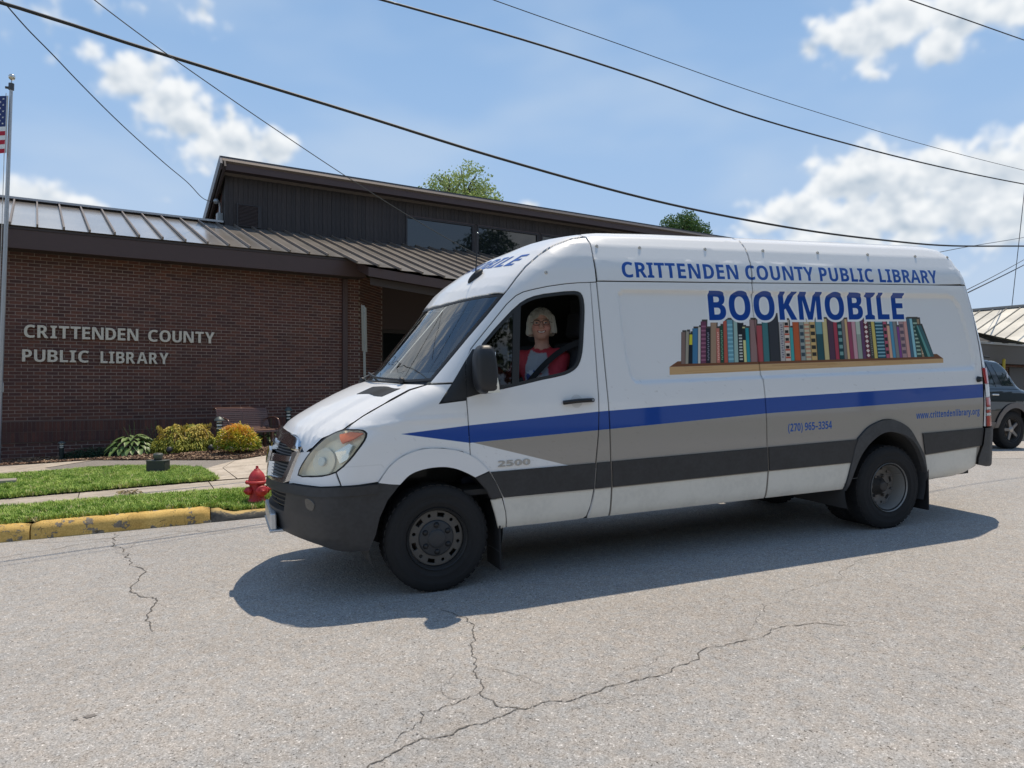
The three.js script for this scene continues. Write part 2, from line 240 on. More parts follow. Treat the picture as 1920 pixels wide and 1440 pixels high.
const concreteTex = (() => { const a = tileNoise(16, 51), b = tileNoise(90, 52), c = tileNoise(400, 53), r = rng(54); return dataTex(1024, 1024, (x, y) => { const u = x / 1024, v = y / 1024, k = .68 + (a(u, v) - .5) * .09 + (b(u, v) - .5) * .06 + (c(u, v) - .5) * .07 + (r() - .5) * .03; return [k + .02, k - .025, k - .085]; }); })();
const concreteMat = new THREE.MeshStandardMaterial({ map: concreteTex, roughness: .9, vertexColors: true });
const paleMat = new THREE.MeshStandardMaterial({ map: concreteTex, roughness: .9, color: new THREE.Color(1.13, 1.13, 1.13) });
{ // public sidewalk, slab by slab, each with its own tone
  const walk = structure('sidewalk', polyMesh([[-14, -3.62], [8, -3.62], [8, -4.9], [-14, -4.9]], null, 1.5, streetMap(.118)), std(.16, .15, .13, .95));
  const r = rng(61); let x = -9.0 - 1.6;
  const near = (x) => -3.73 + .16 * sst(-2.2, -.8, x), far = (x) => lerp(-4.66, -4.84, sst(-4, -1.5, x));
  while (x < 7) { const x1 = x + 1.52, t = .9 + r() * .13, sk = .0; part('slab', polyMesh([[x + .006, near(x)], [x1 - .006, near(x1)], [x1 - .006 - .12, far(x1)], [x + .006 - .12, far(x)]], null, .4, streetMap(.135), { skirt: .03, uv: (p, a, b) => [a / 2.3 + x, b / 2.3], color: (p, a, b) => { const k = t * (1 + .12 * fbm(a * 2, b * 2, 5, 3)); return [k, k, k]; } }), concreteMat, walk); x = x1; }
}
{ // concrete approach to the entrance, cut into slabs, and a pale apron at the left
  const w = structure('walkway', polyMesh([[-1.72, -6.16], [-1.5, -4.85], [1.4, -4.85], [3.9, -12.3], [1.2, -12.3], [-.3, -8.1], [-.58, -7.68], [-1.0, -7.26], [-1.23, -7.17]], null, 1, streetMap(.128)), std(.2, .18, .15, .95));
  const L = [[-1.72, -6.16], [-1.5, -4.86], [-1.24, -4.86], [-1.43, -6.2], [-1.05, -7.29], [-1.23, -7.17]];
  const slabs = [[[-1.72, -6.16], [-1.5, -4.86], [-1.245, -4.86], [-1.42, -6.2], [-1.23, -7.1]], [[-1.23, -4.86], [.4, -4.86], [.15, -6.4], [-1.41, -6.2]], [[-1.41, -6.215], [.14, -6.415], [.6, -8.2], [-.3, -8.1], [-.58, -7.68], [-1, -7.26], [-1.22, -7.1]], [[.415, -4.86], [1.4, -4.86], [2.0, -6.6], [.165, -6.4]], [[.165, -6.415], [2, -6.615], [2.6, -8.4], [.615, -8.2]], [[-.29, -8.12], [2.6, -8.42], [3.2, -10.2], [.4, -10]], [[.41, -10.02], [3.2, -10.22], [3.9, -12.3], [1.2, -12.3]]];
  slabs.forEach((s) => part('slab', polyMesh(s, null, .5, streetMap(.146), { skirt: .03, uv: metres(2.3) }), paleMat, w));
  structure('apron', polyMesh([[-14, -7.03], [-4.5, -7.03], [-3.85, -7.32], [-4.09, -7.86], [-3.46, -8.66], [-4.85, -8.5], [-14, -8.62]], null, .8, streetMap(.149), { uv: metres(2.3), color: patchy(.8, .07) }), concreteMat);
}
const pathMat = new THREE.MeshStandardMaterial({ map: asphaltTex, roughness: .95, color: new THREE.Color(.72, .69, .66), vertexColors: true });
structure('path', polyMesh([[-14, -8.75], [-4.85, -8.75], [-3.46, -8.8], [-2.57, -8.15], [-1.54, -7.42], [-1.2, -7.2], [-1.66, -6.0], [-2.5, -6.6], [-3.3, -6.9], [-14, -6.8]], null, .5, streetMap(.142), { uv: metres(2.6), color: patchy(1.1, .1, .02) }), pathMat);

// lawns: earth with clipped grass standing on it
const lawns = [[[-14, -7.0], [-4.5, -7.0], [-3.77, -7.05], [-3.29, -7.15], [-2.95, -7.08], [-2.56, -6.89], [-2.1, -6.55], [-1.74, -6.17], [-1.62, -5.6], [-1.5, -4.86], [-2.04, -4.83], [-3.03, -4.75], [-3.96, -4.67], [-14, -4.65]], [[-14, -2.74], [8, -2.74], [8, -3.6], [-.8, -3.58], [-1.4, -3.66], [-2.2, -3.75], [-14, -3.75]], [[1.45, -4.86], [8, -4.86], [8, -13], [4.1, -12.6]]];
const turfMat = std(.19, .19, .07, .95);
lawns.forEach((l, i) => structure('lawn', polyMesh(l, null, .5, streetMap((a, b) => .152 - (i === 1 ? .075 * sst(-1.7, -1.2, a) * sst(-3.5, -2.8, b) : 0))), turfMat));
function inside(poly, x, y) { let c = false; for (let i = 0, j = poly.length - 1; i < poly.length; j = i++) { const a = poly[i], b = poly[j]; if ((a[1] > y) !== (b[1] > y) && x < (b[0] - a[0]) * (y - a[1]) / (b[1] - a[1]) + a[0]) c = !c; } return c; }
{
  const r = rng(71), blades = [];
  for (let i = 0; i < 9; i++) { const h = .028 + r() * .03, w = .0035 + r() * .002, a = r() * 6.28, l = .012 + r() * .022, ox = (r() - .5) * .035, oz = (r() - .5) * .035, g = new THREE.BufferGeometry(); const c = Math.cos(a), s = Math.sin(a), P = (u, y, f) => [ox + c * f - s * u, y, oz + s * f + c * u]; g.setAttribute('position', new THREE.Float32BufferAttribute([...P(-w, 0, 0), ...P(w, 0, 0), ...P(w * .8, h * .6, l * .4), ...P(-w, 0, 0), ...P(w * .8, h * .6, l * .4), ...P(-w * .8, h * .6, l * .4), ...P(-w * .8, h * .6, l * .4), ...P(w * .8, h * .6, l * .4), ...P(0, h, l)], 3)); g.computeVertexNormals(); blades.push(plain(g)); }
  const tuft = mergeGeometries(blades), mat = phys(1, 1, 1, { roughness: .75, transmission: 0, specularIntensity: .25 });
  const spots = []; 
  const fill = (poly, x0, x1, z0, z1, n, drop) => { for (let i = 0; i < n; i++) { const x = lerp(x0, x1, r()), z = lerp(z0, z1, r()), q = noise(x * 2.1, z * 2.1, 2) * .5 + noise(x * 7, z * 7, 5) * .3; if (!inside(poly, x + (r() - .5) * .05, z + (r() - .5) * .05) || q < -.36 + r() * .2) continue; spots.push([x, z, q, drop ? .075 * sst(-1.7, -1.2, x) * sst(-3.5, -2.8, z) : 0]); } };
  fill(lawns[0], -5.6, -1.4, -7.3, -4.6, 26000); fill(lawns[1], -4.8, .4, -3.85, -2.7, 17000, true); fill(lawns[2], 1.4, 8, -9, -4.8, 5000);
  const m = new THREE.InstancedMesh(tuft, mat, spots.length), M = new THREE.Matrix4(), Q = new THREE.Quaternion(), E = new THREE.Euler(), c = new THREE.Color(); m.name = 'grass'; m.castShadow = m.receiveShadow = true;
  spots.forEach(([x, z, q, d], i) => { const s = .75 + r() * .65; M.compose(SW(x, .15 - d, z), Q.setFromEuler(E.set((r() - .5) * .5, r() * 6.28, (r() - .5) * .5)), V(s * 1.2, s, s * 1.2)); m.setMatrixAt(i, M); const t = r(), y = clamp(.42 + q * .7 + (t - .5) * .9); m.setColorAt(i, t > .94 ? c.setRGB(.6, .54, .28) : c.setRGB(lerp(.17, .56, y), lerp(.30, .66, y), lerp(.05, .19, y))); });
  tag(m, 'clipped green lawn grass growing on both sides of the sidewalk', 'grass', null, 'stuff'); scene.add(m);
}
// planting bed along the wall, heaped with bark chips
const bedOutline = [[-14, -8.7], [-4.85, -8.68], [-3.46, -8.6], [-2.57, -8.02], [-1.54, -7.36], [-1.1, -7.22], [-.62, -7.6], [-.34, -8.0], [1.1, -12.0], [.9, -12.9], [-14, -11.0]];
const bedH = (a, b) => .158 - .115 * sst(-8.4, -10.2, b) + .018 * noise(a * 2.3, b * 2.3, 1);
const onBed = (wx, wz) => { let h = .1; for (let i = 0; i < 3; i++) { const s = toStreet(V(wx, groundY(wx, wz, h), wz)); h = bedH(s.x, s.z); } return V(wx, groundY(wx, wz, h), wz); };
structure('planting_bed', polyMesh(bedOutline, null, .2, streetMap(bedH)), std(.085, .052, .034, .97));
{
  const r = rng(81), geos = [0, 1, 2].map((i) => { const g = new THREE.BoxGeometry(.05, .009, .018); const a = g.attributes.position; for (let k = 0; k < a.count; k++) a.setXYZ(k, a.getX(k) * (.7 + .6 * noise(k, i, .5)), a.getY(k), a.getZ(k) * (.8 + .5 * noise(i, k, 1.5))); return plain(g); });
  const spots = []; for (let i = 0; i < 15000; i++) { const x = lerp(-5.4, 1, r()), z = lerp(-11.2, -7.1, r()); if (inside(bedOutline, x, z)) spots.push([x, z]); }
  const m = new THREE.InstancedMesh(geos[0], std(1, 1, 1, .95), spots.length), M = new THREE.Matrix4(), Q = new THREE.Quaternion(), E = new THREE.Euler(), c = new THREE.Color(); m.name = 'bark_mulch'; m.castShadow = m.receiveShadow = true;
  spots.forEach(([x, z], i) => { const s = .5 + r() * 1.1, t = r(); M.compose(SW(x, bedH(x, z) + .008, z), Q.setFromEuler(E.set((r() - .5) * .9, r() * 6.28, (r() - .5) * .9)), V(s, s, s)); m.setMatrixAt(i, M); m.setColorAt(i, t > .8 ? c.setRGB(.42, .30, .19) : c.setRGB(.13 + t * .14, .075 + t * .09, .05 + t * .05)); });
  tag(m, 'brown bark mulch scattered over the planting bed', 'mulch', null, 'stuff'); scene.add(m);
}

// ---------------------------------------------------------------- the library
const font = await new FontLoader().loadAsync('fonts/droid/droid_sans_bold.typeface.json');
const grainTex = dataTex(512, 512, (() => { const a = tileNoise(10, 91), b = tileNoise(64, 92), r = rng(93); return (x, y) => { const k = .86 + (a(x / 512, y / 512) - .5) * .16 + (b(x / 512, y / 512) - .5) * .12 + (r() - .5) * .08; return [k, k, k]; }; })());
const brickTones = [[.148, .057, .043], [.122, .049, .039], [.172, .067, .047], [.105, .045, .04], [.14, .064, .05]];
const brickMats = brickTones.map(([r, g, b]) => std(r, g, b, .85, 0, { map: grainTex }));
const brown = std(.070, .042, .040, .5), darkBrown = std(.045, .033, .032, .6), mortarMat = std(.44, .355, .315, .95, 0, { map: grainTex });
const library = thing('library_building', 'long low brown brick public library with metal roof and dark clerestory', 'building');
const BL = .1905, BH = .0552, MOD = .2032, CO = .0677, WZ = -17.2;
const brickGeo = box(-BL / 2, BL / 2, -BH / 2, BH / 2, -.05, .006), soldierGeo = box(-BH / 2, BH / 2, -BL / 2, BL / 2, -.05, .006), endGeo = box(-.046, .046, -BH / 2, BH / 2, -.05, .006);
function layBricks(wall, list, seed, picks) { // list: [x, y, z, turn, geometry]; the ones that show largest become bricks of their own, the rest one mass
  const r = rng(seed), tone = list.map(() => Math.floor(r() * brickMats.length)), jit = list.map(() => (r() - .5) * .003);
  const size = list.map((b, i) => [Math.hypot(b[0], b[1] - 1.6, b[2]) + (b[0] < -.5 || b[1] < .45 || b[1] > 4.2 ? 1000 : 0), i]).sort((a, b) => a[0] - b[0]);
  const single = new Set(size.slice(0, picks).map((s) => s[1]));
  for (const geo of new Set(list.map((b) => b[4]))) {
    const rest = [];
    list.forEach((b, i) => { if (b[4] !== geo) return; if (single.has(i)) { const m = part('brick', geo, brickMats[tone[i]], wall); m.position.set(b[0], b[1], b[2] + jit[i]); m.rotation.y = b[3]; } else rest.push(i); });
    if (!rest.length) continue;
    const im = new THREE.InstancedMesh(geo, std(1, 1, 1, .85, 0, { map: grainTex }), rest.length), M = new THREE.Matrix4(), c = new THREE.Color(); im.name = 'brickwork'; im.castShadow = im.receiveShadow = true; im.userData.kind = 'stuff';
    rest.forEach((i, k) => { const b = list[i]; M.makeRotationY(b[3]); M.setPosition(b[0], b[1], b[2] + jit[i]); im.setMatrixAt(k, M); const t = brickTones[tone[i]], v = .84 + r() * .34; im.setColorAt(k, c.setRGB(t[0] * v, t[1] * v, t[2] * v)); });
    wall.add(im);
  }
}
{ // street front: running bond over two soldier courses that stand a little proud
  const wall = part('wall', box(-12, 6.575, -.3, 4.42, -17.6, WZ - .001), mortarMat, library, 'dark red brick wall in running bond above a soldier course');
  part('plinth_band', box(-12, 6.58, .588, 1.019, WZ - .05, WZ + .0185), std(.2, .14, .12, .95, 0, { map: grainTex }), library);
  const list = [];
  for (let j = 0; j < 51; j++) { const y = 1.022 + CO * (j + .5); if (y > 4.4) break; for (let x = 6.59 - MOD / 2 - (j % 2 ? MOD / 2 : 0); x > -6; x -= MOD) list.push([x, y, WZ, 0, brickGeo]); if (j % 2) list.push([6.59 - .0475, y, WZ, 0, endGeo]); }
  for (let j = 0; j < 2; j++) for (let x = 6.59 - CO / 2; x > -6; x -= CO) list.push([x, .594 + MOD * (j + .5) + .002, WZ + .02, 0, soldierGeo]);
  for (let j = 0; j < 9; j++) { const y = .585 - CO * (j + .5); for (let x = 6.59 - MOD / 2 - (j % 2 ? MOD / 2 : 0); x > -6; x -= MOD) list.push([x, y, WZ - .001, 0, brickGeo]); }
  layBricks(wall, list, 101, 300);
  // splayed return into the entrance
  const s2 = Math.SQRT1_2, ret = part('splayed_wall', (() => { const g = box(0, 1.53, -.3, 4.4, -.3, -.001); g.rotateY(Math.PI / 4); g.translate(6.582, 0, WZ); return g; })(), mortarMat, library, 'brick wall turning back at an angle beside the entrance');
  const l2 = []; for (let j = -6; j < 50; j++) { const y = 1.022 + CO * (j + .5); if (y > 4.39) break; for (let k = 0; k < 8; k++) { const d = MOD / 2 + k * MOD - (((j % 2) + 2) % 2 ? MOD / 2 : 0); if (d < .09 || d > 1.48) continue; l2.push([6.584 + d * s2, y, WZ - d * s2, Math.PI / 4, brickGeo]); } }
  layBricks(ret, l2, 102, 0);
}
{ // raised metal letters, one by one
  const letterMat = std(.60, .55, .47, .5, .1);
  const word = (text, x0, x1, y, cap) => {
    const ref = new TextGeometry('E', { font, size: 1, depth: .01 }); ref.computeBoundingBox(); const size = cap / (ref.boundingBox.max.y - ref.boundingBox.min.y), track = .05; let pen = 0; const items = [];
    for (const ch of text) { const g = new TextGeometry(ch, { font, size, depth: .045, curveSegments: 6, bevelEnabled: false }); g.computeBoundingBox(); const b = g.boundingBox, w = b.max.x - b.min.x; g.translate(-b.min.x, 0, 0); items.push([g, pen]); pen += w + track * (ch === 'L' || ch === 'T' ? .75 : 1) * (size / .35); }
    const s = (x1 - x0) / (pen - track * (size / .35));
    for (const [g, p] of items) { g.scale(s, 1, 1); const m = part('letter', g, letterMat, library); m.position.set(x0 + p * s, y, WZ + .018); }
  };
  word('CRITTENDEN', -.178, 1.80, 2.625, .245); word('COUNTY', 1.985, 3.29, 2.622, .24); word('PUBLIC', -.205, .912, 2.16, .235); word('LIBRARY', 1.118, 2.375, 2.155, .235);
}
// eaves
part('fascia', [box(-12, 6.58, 4.262, 4.615, -16.74, -16.7), box(6.54, 6.578, 4.264, 4.612, -17.35, -16.745)], brown, library, 'deep dark brown fascia board under the metal roof');
part('drip_edge', [box(-12, 6.6, 4.617, 4.672, -16.75, -16.685)], darkBrown, library);
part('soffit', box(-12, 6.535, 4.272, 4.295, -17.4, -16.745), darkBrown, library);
part('downspout', rbox(6.165, 6.285, .35, 4.26, -17.185, -17.09, .012), brown, library, 'square brown downspout near the wall corner');
// low roof: pans and standing seams, eave to ridge; by the entrance the pans run on down over a canopy cut on the slant
const PITCH = .333, RZ0 = -16.66, RY0 = 4.682, RZ1 = -20.36, roofY = (z) => RY0 + (RZ0 - z) * PITCH, SEAM = .432;
const roofTex = dataTex(512, 512, (() => { const a = tileNoise(6, 111), b = tileNoise(40, 112), r = rng(113); return (x, y) => { const k = .9 + (a(x / 512, y / 512) - .5) * .2 + (b(x / 512, y / 512) - .5) * .06 + (r() - .5) * .02; return [k, k, k]; }; })());
const panMat = phys(.36, .325, .285, { roughness: .36, metalness: .25, map: roofTex, clearcoat: 1, clearcoatRoughness: .14 }), seamMat = std(.2, .165, .14, .45, .25);
{
  const roof = part('roof', (() => { const g = new THREE.BufferGeometry(), y = (z) => roofY(z) - .02; const q = [[-12, -16.67], [24, -16.67], [24, RZ1], [-12, RZ1]].map(([x, z]) => [x, y(z), z]); g.setAttribute('position', new THREE.Float32BufferAttribute([...q[0], ...q[1], ...q[2], ...q[0], ...q[2], ...q[3]], 3)); g.computeVertexNormals(); return g; })(), seamMat, library, 'brown standing seam metal roof sloping up to the clerestory');
  const cut = (x) => (x < 6.35 ? RZ0 : Math.min(-13.4, -15.98 + (x - 6.35) * .548)), nrm = V(0, 1, PITCH).normalize();
  for (let k = -27; k < 52; k++) {
    const x0 = .031 + SEAM * k, x1 = x0 + SEAM; if (x1 > 23) break;
    const zA = x1 > 6.5 && x0 < 10.9 ? (x0 < 6.2 ? cut(6.36) : cut((x0 + x1) / 2)) : RZ0;
    part('pan', polyMesh([[x0 + .004, zA], [x1 - .004, zA], [x1 - .004, RZ1 + .02], [x0 + .004, RZ1 + .02]], null, [.44, 1.2], (x, z) => ({ p: V(x, roofY(z), z), n: nrm }), { skirt: .012, uv: (p) => [p.x / 3.1, p.z / 3.7] }), panMat, roof);
    const g = box(-.016, .016, 0, .05, 0, 1), len = Math.hypot(zA - RZ1, (zA - RZ1) * PITCH); g.scale(1, 1, len); g.rotateX(Math.atan(PITCH)); g.translate(x0, roofY(RZ1), RZ1 + .02); part('seam', g, seamMat, roof);
  }
  part('ridge_cap', [box(-12, 4.1, 5.935, 5.985, -20.55, -20.25)], std(.42, .42, .43, .4, .4), library);
  part('ridge_flashing', [box(-12, 4.1, 5.83, 5.93, -20.45, -20.33)], darkBrown, library);
  part('rear_roof', (() => { const g = box(-12, 4.1, -.02, .02, -7, 0); g.rotateX(-.33); g.translate(0, 5.9, -20.46); return g; })(), seamMat, library);
}
{ // entrance canopy and doors behind it
  const a = V(6.36, roofY(-15.98) - .03, -15.98), b = V(10.8, roofY(-13.55) - .03, -13.55), c = V(10.8, roofY(-17.0) - .03, -17.0), d = V(6.36, roofY(-16.9) - .03, -16.9);
  const slab = (p, q, h0, h1, t, m, n) => { const dir = q.clone().sub(p).setY(0).normalize(), side = V(-dir.z, 0, dir.x).multiplyScalar(-t), g = new THREE.BufferGeometry(), P = []; for (const [w, s] of [[p, 0], [q, 0], [q, 1], [p, 1]]) for (const h of [h0, h1]) P.push(w.clone().addScaledVector(side, s).add(V(0, h, 0))); const f = [[0, 2, 3, 1], [4, 6, 7, 5], [1, 3, 5, 7], [0, 6, 4, 2], [2, 4, 5, 3], [0, 1, 7, 6]], pos = []; for (const [i, j, k, l] of f) for (const v of [i, j, k, i, k, l]) pos.push(P[v].x, P[v].y, P[v].z); g.setAttribute('position', new THREE.Float32BufferAttribute(pos, 3)); g.computeVertexNormals(); return part(n, g, m, library); };
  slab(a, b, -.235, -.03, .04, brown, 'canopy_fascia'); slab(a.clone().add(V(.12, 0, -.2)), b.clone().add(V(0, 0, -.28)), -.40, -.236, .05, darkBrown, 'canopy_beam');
  slab(b, c, -.4, -.03, .04, brown, 'canopy_end'); slab(d, a, -.235, -.03, .04, brown, 'canopy_return');
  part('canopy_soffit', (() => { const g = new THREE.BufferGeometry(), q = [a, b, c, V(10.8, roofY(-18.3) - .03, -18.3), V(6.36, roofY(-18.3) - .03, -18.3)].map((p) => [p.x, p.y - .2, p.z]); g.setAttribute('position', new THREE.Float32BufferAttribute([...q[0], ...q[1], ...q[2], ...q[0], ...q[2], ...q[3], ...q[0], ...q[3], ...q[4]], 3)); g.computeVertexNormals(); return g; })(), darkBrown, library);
  const back = -18.27; part('entrance_panel', [box(7.6, 14, 3.2, 4.6, back - .06, back)], std(.05, .03, .03, .7), library, 'dark brown panel above the glazed entrance');
  part('entrance_frame', [box(7.6, 14, 3.1, 3.195, back - .09, back + .02), ...[7.64, 8.75, 9.9, 11.05, 12.2, 13.4].map((x) => box(x - .035, x + .035, .3, 3.1, back - .08, back + .01)), box(7.6, 14, .3, .42, back - .08, back + .012)], std(.03, .022, .02, .5, .3), library);
  for (const x of [7.64, 8.75, 9.9, 11.05, 12.2]) part('door_pane', box(x + .036, x + 1.1, .43, 3.095, back - .05, back - .04), phys(.008, .009, .01, { roughness: .05, ior: 1.3 }), library);
  part('lobby', [box(7.5, 14.1, .2, .3, -22, back - .1), box(7.5, 14.1, .3, 4.6, -22.2, -22)], std(.06, .05, .045, .9), library);
  part('east_wall', box(14, 26, -.3, 4.4, -17.6, WZ), brickMats[0], library); part('east_return', box(13.9, 14.05, -.3, 4.4, -18.5, -17.2), brickMats[1], library);
  part('rear_walls', [box(-12, -11.7, -.3, 4.6, -27, -17.6), box(25.7, 26, -.3, 6, -27, -17.6), box(-12, 26, -.3, 3.7, -27.3, -27)], brickMats[1], library);
}
{ // clerestory: vertical boards, ribbon windows, louvre, and a shed roof falling away behind
  const CZ = -20.2, board = [std(.062, .052, .052, .8, 0, { map: grainTex }), std(.055, .047, .048, .8, 0, { map: grainTex }), std(.069, .057, .056, .8, 0, { map: grainTex })];
  const cl = part('clerestory', box(4.12, 24, 5.4, 7.3, -20.6, CZ - .03), std(.02, .017, .018, .9), library, 'dark brown board clad clerestory above the low roof');
  const wins = [[9.24, 11.44], [11.67, 13.87], [14.1, 16.3], [16.53, 18.73], [18.96, 21.16]], r = rng(121);
  const inWin = (x) => wins.some(([a, b]) => x > a - .1 && x < b + .1), W = .125;
  for (let k = 0; k < 140; k++) { const x = 4.2 + W * k; if (x > 21.4) break; const y0 = inWin(x + W / 2) ? 6.74 : 5.83, wide = k % 4 === 0 ? .118 : .1195; part('board', box(x, x + wide, y0, 7.26, CZ - .028, CZ + (k % 2 ? 0 : .006)), board[Math.floor(r() * 3)], cl); }
  part('corner_trim', box(4.12, 4.195, 5.78, 7.26, CZ - .1, CZ + .012), board[1], cl);
  part('base_flashing', box(4.1, 24, 5.735, 5.825, CZ - .1, CZ + .05), std(.06, .06, .068, .5, .3), library);
  part('upper_fascia', box(3.95, 24, 7.19, 7.405, CZ + .36, CZ + .4), brown, library, 'brown fascia along the top of the clerestory');
  part('roof_edge', box(3.92, 24, 7.41, 7.515, CZ + .34, CZ + .43), std(.06, .055, .06, .45, .3), library);
  part('edge_trim', box(3.93, 24, 7.400, 7.41, CZ + .38, CZ + .425), std(.22, .2, .2, .4, .4), library);
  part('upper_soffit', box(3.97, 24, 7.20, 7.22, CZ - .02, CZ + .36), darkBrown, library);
  const fall = Math.atan(.52); const slope = (x0, x1, t0, t1) => { const g = box(x0, x1, t0, t1, -7.6, 0); g.rotateX(-fall); g.translate(0, 7.5, CZ + .42); return g; };
  part('upper_roof', slope(3.96, 24, -.12, 0), seamMat, library); part('rake_board', slope(3.9, 3.955, -.22, .02), std(.16, .16, .175, .45, .4), library, 'grey metal edge down the sloping end of the clerestory roof'); part('rake_trim', slope(3.99, 4.04, -.3, -.122), darkBrown, library);
  const gable = part('gable_wall', (() => { const s = new THREE.Shape([[0, 5.3], [0, 7.18], [6.4, 3.9], [6.4, 3.4], [0, 3.4]].map((p) => new THREE.Vector2(p[0], p[1]))), g = new THREE.ExtrudeGeometry(s, { depth: .2, bevelEnabled: false }); g.rotateY(Math.PI / 2); g.translate(4.14, 0, CZ - .04); return g; })(), mortarMat, library);
  const lb = []; for (let j = 0; j < 30; j++) { const y = 5.2 + CO * (j + .5); for (let k = 0; k < 14; k++) { const d = .12 + k * MOD + (j % 2 ? MOD / 2 : 0); if (y > 7.12 - d * .515) continue; lb.push([4.137, y, CZ - .04 - d, -Math.PI / 2, brickGeo]); } }
  layBricks(gable, lb, 103, 0);
  const glass = phys(.012, .015, .018, { roughness: .02, ior: 1.75, specularIntensity: 1 }), frameMat = std(.035, .03, .032, .5, .2);
  for (const [a, b] of wins) {
    const w = part('window', [box(a - .05, b + .05, 6.685, 6.738, CZ - .1, CZ + .03), box(a - .05, a, 5.83, 6.685, CZ - .1, CZ + .025), box(b, b + .05, 5.83, 6.685, CZ - .1, CZ + .025), box(a - .05, b + .05, 5.826, 5.865, CZ - .1, CZ + .028)], frameMat, library);
    part('pane', box(a, b, 5.866, 6.684, CZ - .02, CZ - .012), glass, w); part('head_trim', box(a - .07, b + .07, 6.739, 6.765, CZ - .02, CZ + .035), brown, w);
    if (b < 21) part('mullion_cover', box(b + .051, b + .179, 5.84, 6.738, CZ - .1, CZ + .012), board[2], library);
  }
  const v = part('louvre', [box(4.4, 4.44, 5.87, 6.46, CZ + .007, CZ + .05), box(4.94, 5.03, 5.87, 6.46, CZ + .007, CZ + .05), box(4.44, 4.94, 6.43, 6.46, CZ + .007, CZ + .048), box(4.44, 4.94, 5.87, 5.885, CZ + .007, CZ + .048)], frameMat, library, 'brown louvred vent low on the board wall');
  part('louvre_back', box(4.44, 4.94, 5.885, 6.43, CZ + .007, CZ + .012), std(.01, .009, .01, .9), v);
  const slatMat = std(.11, .085, .082, .5, .1); for (let k = 0; k < 15; k++) { const g = box(4.441, 4.939, -.004, .004, -.018, .018); g.rotateX(.7); g.translate(0, 5.905 + k * .036, CZ + .032); part('slat', g, slatMat, v); }
  // electrical service at the gable corner
  const box1 = part('meter_box', rbox(3.98, 4.12, 5.98, 6.22, -20.62, -20.42, .012), std(.3, .32, .33, .5, .3), library, 'grey electrical box on the gable corner');
  part('conduit', tube([[4.06, 6.2, -20.52], [4.06, 6.42, -20.52], [4.04, 6.5, -20.5], [3.98, 6.52, -20.45], [3.93, 6.47, -20.4]], .028, 10), std(.32, .33, .35, .4, .5), box1); part('weatherhead', new THREE.SphereGeometry(.07, 14, 10).translate(3.95, 6.5, -20.42), std(.28, .3, .32, .45, .5), box1);
}

// ---------------------------------------------------------------- vehicle shells: a side profile and a front profile, rounded where they meet
class Hull {
  constructor(prof, front, { k = .13, bow = () => 0, relief = () => 0 } = {}) { const f = [...front, ...front.slice().reverse().map(([z, y]) => [-z, y])]; this.A = Hull.pack(prof); this.B = Hull.pack(f); this.k = k; this.bow = bow; this.relief = relief; }
  static pack(p) { return { n: p.length, x: Float64Array.from(p, (q) => q[0]), y: Float64Array.from(p, (q) => q[1]) }; }
  static sd(P, x, y) { let d = 1e9, ins = false; const { n, x: X, y: Y } = P; for (let i = 0, j = n - 1; i < n; j = i++) { const ax = X[i], ay = Y[i], ex = X[j] - ax, ey = Y[j] - ay, wx = x - ax, wy = y - ay; let t = (wx * ex + wy * ey) / (ex * ex + ey * ey + 1e-12); t = t < 0 ? 0 : t > 1 ? 1 : t; const dx = wx - ex * t, dy = wy - ey * t, q = dx * dx + dy * dy; if (q < d) d = q; if ((ay > y) !== (Y[j] > y) && x < ex * (y - ay) / ey + ax) ins = !ins; } return ins ? -Math.sqrt(d) : Math.sqrt(d); }
  F(x, y, z) { const a = Hull.sd(this.A, x - this.bow(x, y, z), y), c = Hull.sd(this.B, z, y), k = this.k, h = Math.max(k - Math.abs(a - c), 0) / k; return Math.max(a, c) + h * h * k * .25 + this.relief(x, y, z); }
  cast(o, d, R) { // from inside o outwards along d
    let lo = 0, hi = R; for (let i = 0; i < 22; i++) { const m = (lo + hi) / 2; if (this.F(o[0] + d[0] * m, o[1] + d[1] * m, o[2] + d[2] * m) < 0) lo = m; else hi = m; }
    const x = o[0] + d[0] * lo, y = o[1] + d[1] * lo, z = o[2] + d[2] * lo, e = .003, n = V(this.F(x + e, y, z) - this.F(x - e, y, z), this.F(x, y + e, z) - this.F(x, y - e, z), this.F(x, y, z + e) - this.F(x, y, z - e)).normalize();
    return { p: V(x, y, z), n };
  }
  side = (s = 1) => (x, y) => this.cast([x, y, 0], [0, 0, s], 1.3);                                        // outline in (x, y)
  top = (x, z) => this.cast([x, .95, z], [0, 1, 0], 2.4);                                                   // outline in (x, z)
  round = (x0, sx) => (f, y) => this.cast([x0, y, 0], [sx * Math.cos(f), 0, Math.sin(f)], 3);              // outline in (angle about an upright axis, y)
  over = (y0) => (x, t) => this.cast([x, y0, 0], [0, Math.sin(t), Math.cos(t)], 2.2);                       // outline in (x, angle about a lengthwise axis)
}
const mirrorX = (g) => { g = g.clone(); const p = g.attributes.position, n = g.attributes.normal; for (let i = 0; i < p.count; i++) { p.setZ(i, -p.getZ(i)); n.setZ(i, -n.getZ(i)); } const ix = g.index.array; for (let i = 0; i < ix.length; i += 3) { const t = ix[i + 1]; ix[i + 1] = ix[i + 2]; ix[i + 2] = t; } return g; };

